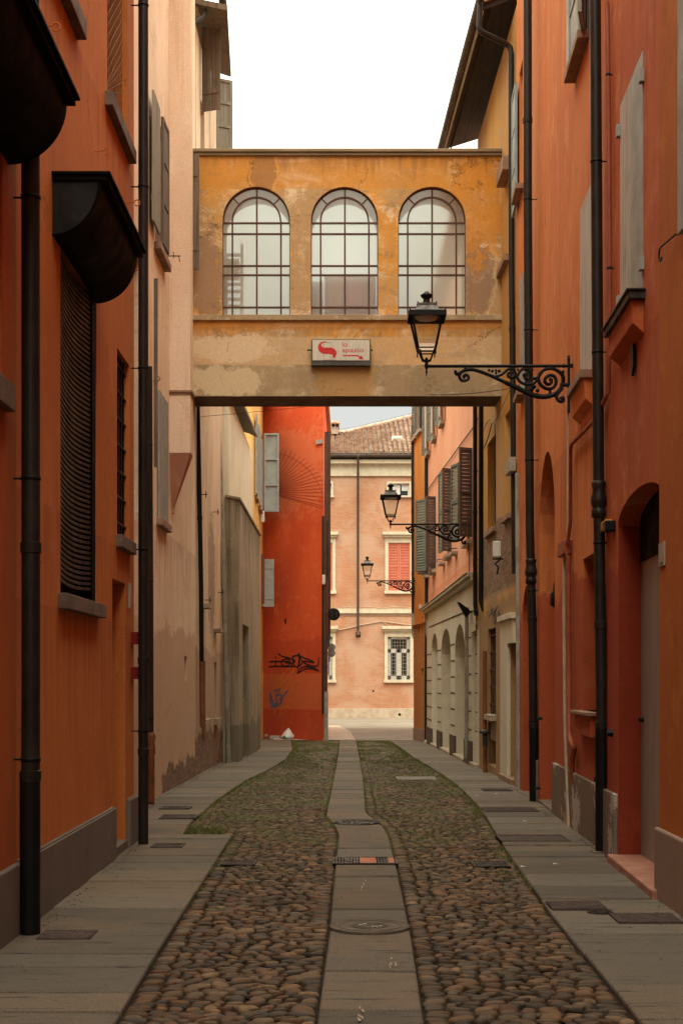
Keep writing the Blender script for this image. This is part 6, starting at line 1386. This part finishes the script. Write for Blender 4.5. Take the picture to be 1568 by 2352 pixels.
tag(m.build('paper_scraps', M['white_box'], None), 'tiny white paper scraps on the right pavement', 'litter', kind='stuff')
# rubbish at the foot of the red wall
def bag():
    YB_ = 46.45; e = empty('rubbish_bag', (XA(660, YB_), YB_, G(46)), 'crumpled white plastic rubbish bag with a teal print, at the foot of the red wall', 'bag')
    bm = bmesh.new(); bmesh.ops.create_icosphere(bm, subdivisions=4, radius=1)
    for v in bm.verts:
        p = v.co.normalized(); f = 1+.16*mnoise.noise(p*2.2+Vector((3, 0, 0)))+.07*abs(mnoise.noise(p*6)); z = p.z; tz = max(0, z); s = 1-.55*tz**1.3
        v.co = Vector((p.x*.21*f*s+.03*tz, p.y*.17*f*s, (z*.21*f if z > 0 else z*.10)+.1+tz**3*.06))
    me = bpy.data.meshes.new('bag'); bm.to_mesh(me); bm.free(); me.materials.append(M['bag']); me.polygons.foreach_set('use_smooth', [True]*len(me.polygons)); o = bpy.data.objects.new('bag_body', me); col.objects.link(o); o.parent = e
    m = MB(); m.tube([(XA(652, YB_)-.02, YB_-.12, G(46)+.07), (XA(654, YB_), YB_-.17, G(46)+.1), (XA(657, YB_), YB_-.19, G(46)+.08)], [.03, .04, .02], 8); m.build('printed_patch', M['bag_print'], e)
bag()
m = MB(); m.box(XA(620, 46.95), XA(642, 46.95), 46.85, 47.02, G(46)+.0, G(46)+.11); thing_box('box', 'flat grey box lying beside the white rubbish bag below the red wall', 'box', m, M['grey_box'])
m = MB(); m.lathe((XA(611, 47.3), 47.3, G(46)), [(.06, 0), (.09, .04), (.08, .1), (.05, .14), (.01, .15)], 9, False); thing_box('carton', 'small crumpled brownish carton leftmost in the rubbish at the foot of the red wall', 'carton', m, M['card'], bevel=0)
# ================= LIGHT, SKY, CAMERA =================
wd = bpy.data.worlds.new('World'); scene.world = wd; wd.use_nodes = True; nt = wd.node_tree; nt.nodes.clear()
out = nt.nodes.new('ShaderNodeOutputWorld'); bg = nt.nodes.new('ShaderNodeBackground'); sky = nt.nodes.new('ShaderNodeTexSky')
sky.sky_type = 'NISHITA'; sky.sun_disc = False; EL, AZ = math.radians(55), math.radians(182)
sky.sun_elevation = EL; sky.sun_rotation = AZ; sky.air_density = 1.0; sky.dust_density = 3.0; sky.ozone_density = 1
hs = nt.nodes.new('ShaderNodeHueSaturation'); hs.inputs['Saturation'].default_value = .2; hs.inputs['Value'].default_value = 1.0
nt.links.new(sky.outputs[0], hs.inputs['Color'])
# even cloud cover: pale warm white veil, slightly greyer towards the horizon
tc = nt.nodes.new('ShaderNodeTexCoord'); sp = nt.nodes.new('ShaderNodeSeparateXYZ'); nt.links.new(tc.outputs['Generated'], sp.inputs[0])
mr = nt.nodes.new('ShaderNodeMapRange'); mr.inputs[1].default_value = .24; mr.inputs[2].default_value = .5; nt.links.new(sp.outputs[2], mr.inputs[0])
cm = nt.nodes.new('ShaderNodeMix'); cm.data_type = 'RGBA'; cm.inputs[6].default_value = (1.95, 2.0, 1.93, 1); cm.inputs[7].default_value = (10.6, 10.3, 8.3, 1); nt.links.new(mr.outputs[0], cm.inputs['Factor'])
mx = nt.nodes.new('ShaderNodeMix'); mx.data_type = 'RGBA'; mx.inputs['Factor'].default_value = .97; nt.links.new(hs.outputs[0], mx.inputs[6]); nt.links.new(cm.outputs[2], mx.inputs[7])
nt.links.new(mx.outputs[2], bg.inputs[0]); bg.inputs[1].default_value = .12; nt.links.new(bg.outputs[0], out.inputs[0])
sl = bpy.data.lights.new('sun', 'SUN'); sl.energy = .55; sl.angle = math.radians(45); sl.color = (1, .95, .82); so = bpy.data.objects.new('sun', sl); col.objects.link(so)
# sun direction matching the sky: rotation measured from +Y towards +X
sd = Vector((math.sin(AZ)*math.cos(EL), math.cos(AZ)*math.cos(EL), math.sin(EL))); so.rotation_euler = (-sd).to_track_quat('-Z', 'Y').to_euler(); so.location = (0, 0, 40)
cam = bpy.data.cameras.new('camera'); co = bpy.data.objects.new('camera', cam); col.objects.link(co); scene.camera = co
co.location = (0, 0, EYE); co.rotation_euler = (math.pi/2, 0, 0)
cam.sensor_fit = 'VERTICAL'; cam.sensor_height = 36; cam.sensor_width = 24; cam.lens = F/2352*36
cam.shift_y = (HY-1176)/2352; cam.clip_start = .1; cam.clip_end = 1000
scene.view_settings.view_transform = 'Standard'; scene.view_settings.look = 'None'; scene.view_settings.exposure = 1.6; scene.view_settings.gamma = 1
scene.render.engine = 'CYCLES'; scene.cycles.use_denoising = True; scene.cycles.max_bounces = 8; scene.cycles.diffuse_bounces = 3; scene.cycles.transparent_max_bounces = 16
scene.cycles.sample_clamp_indirect = 6
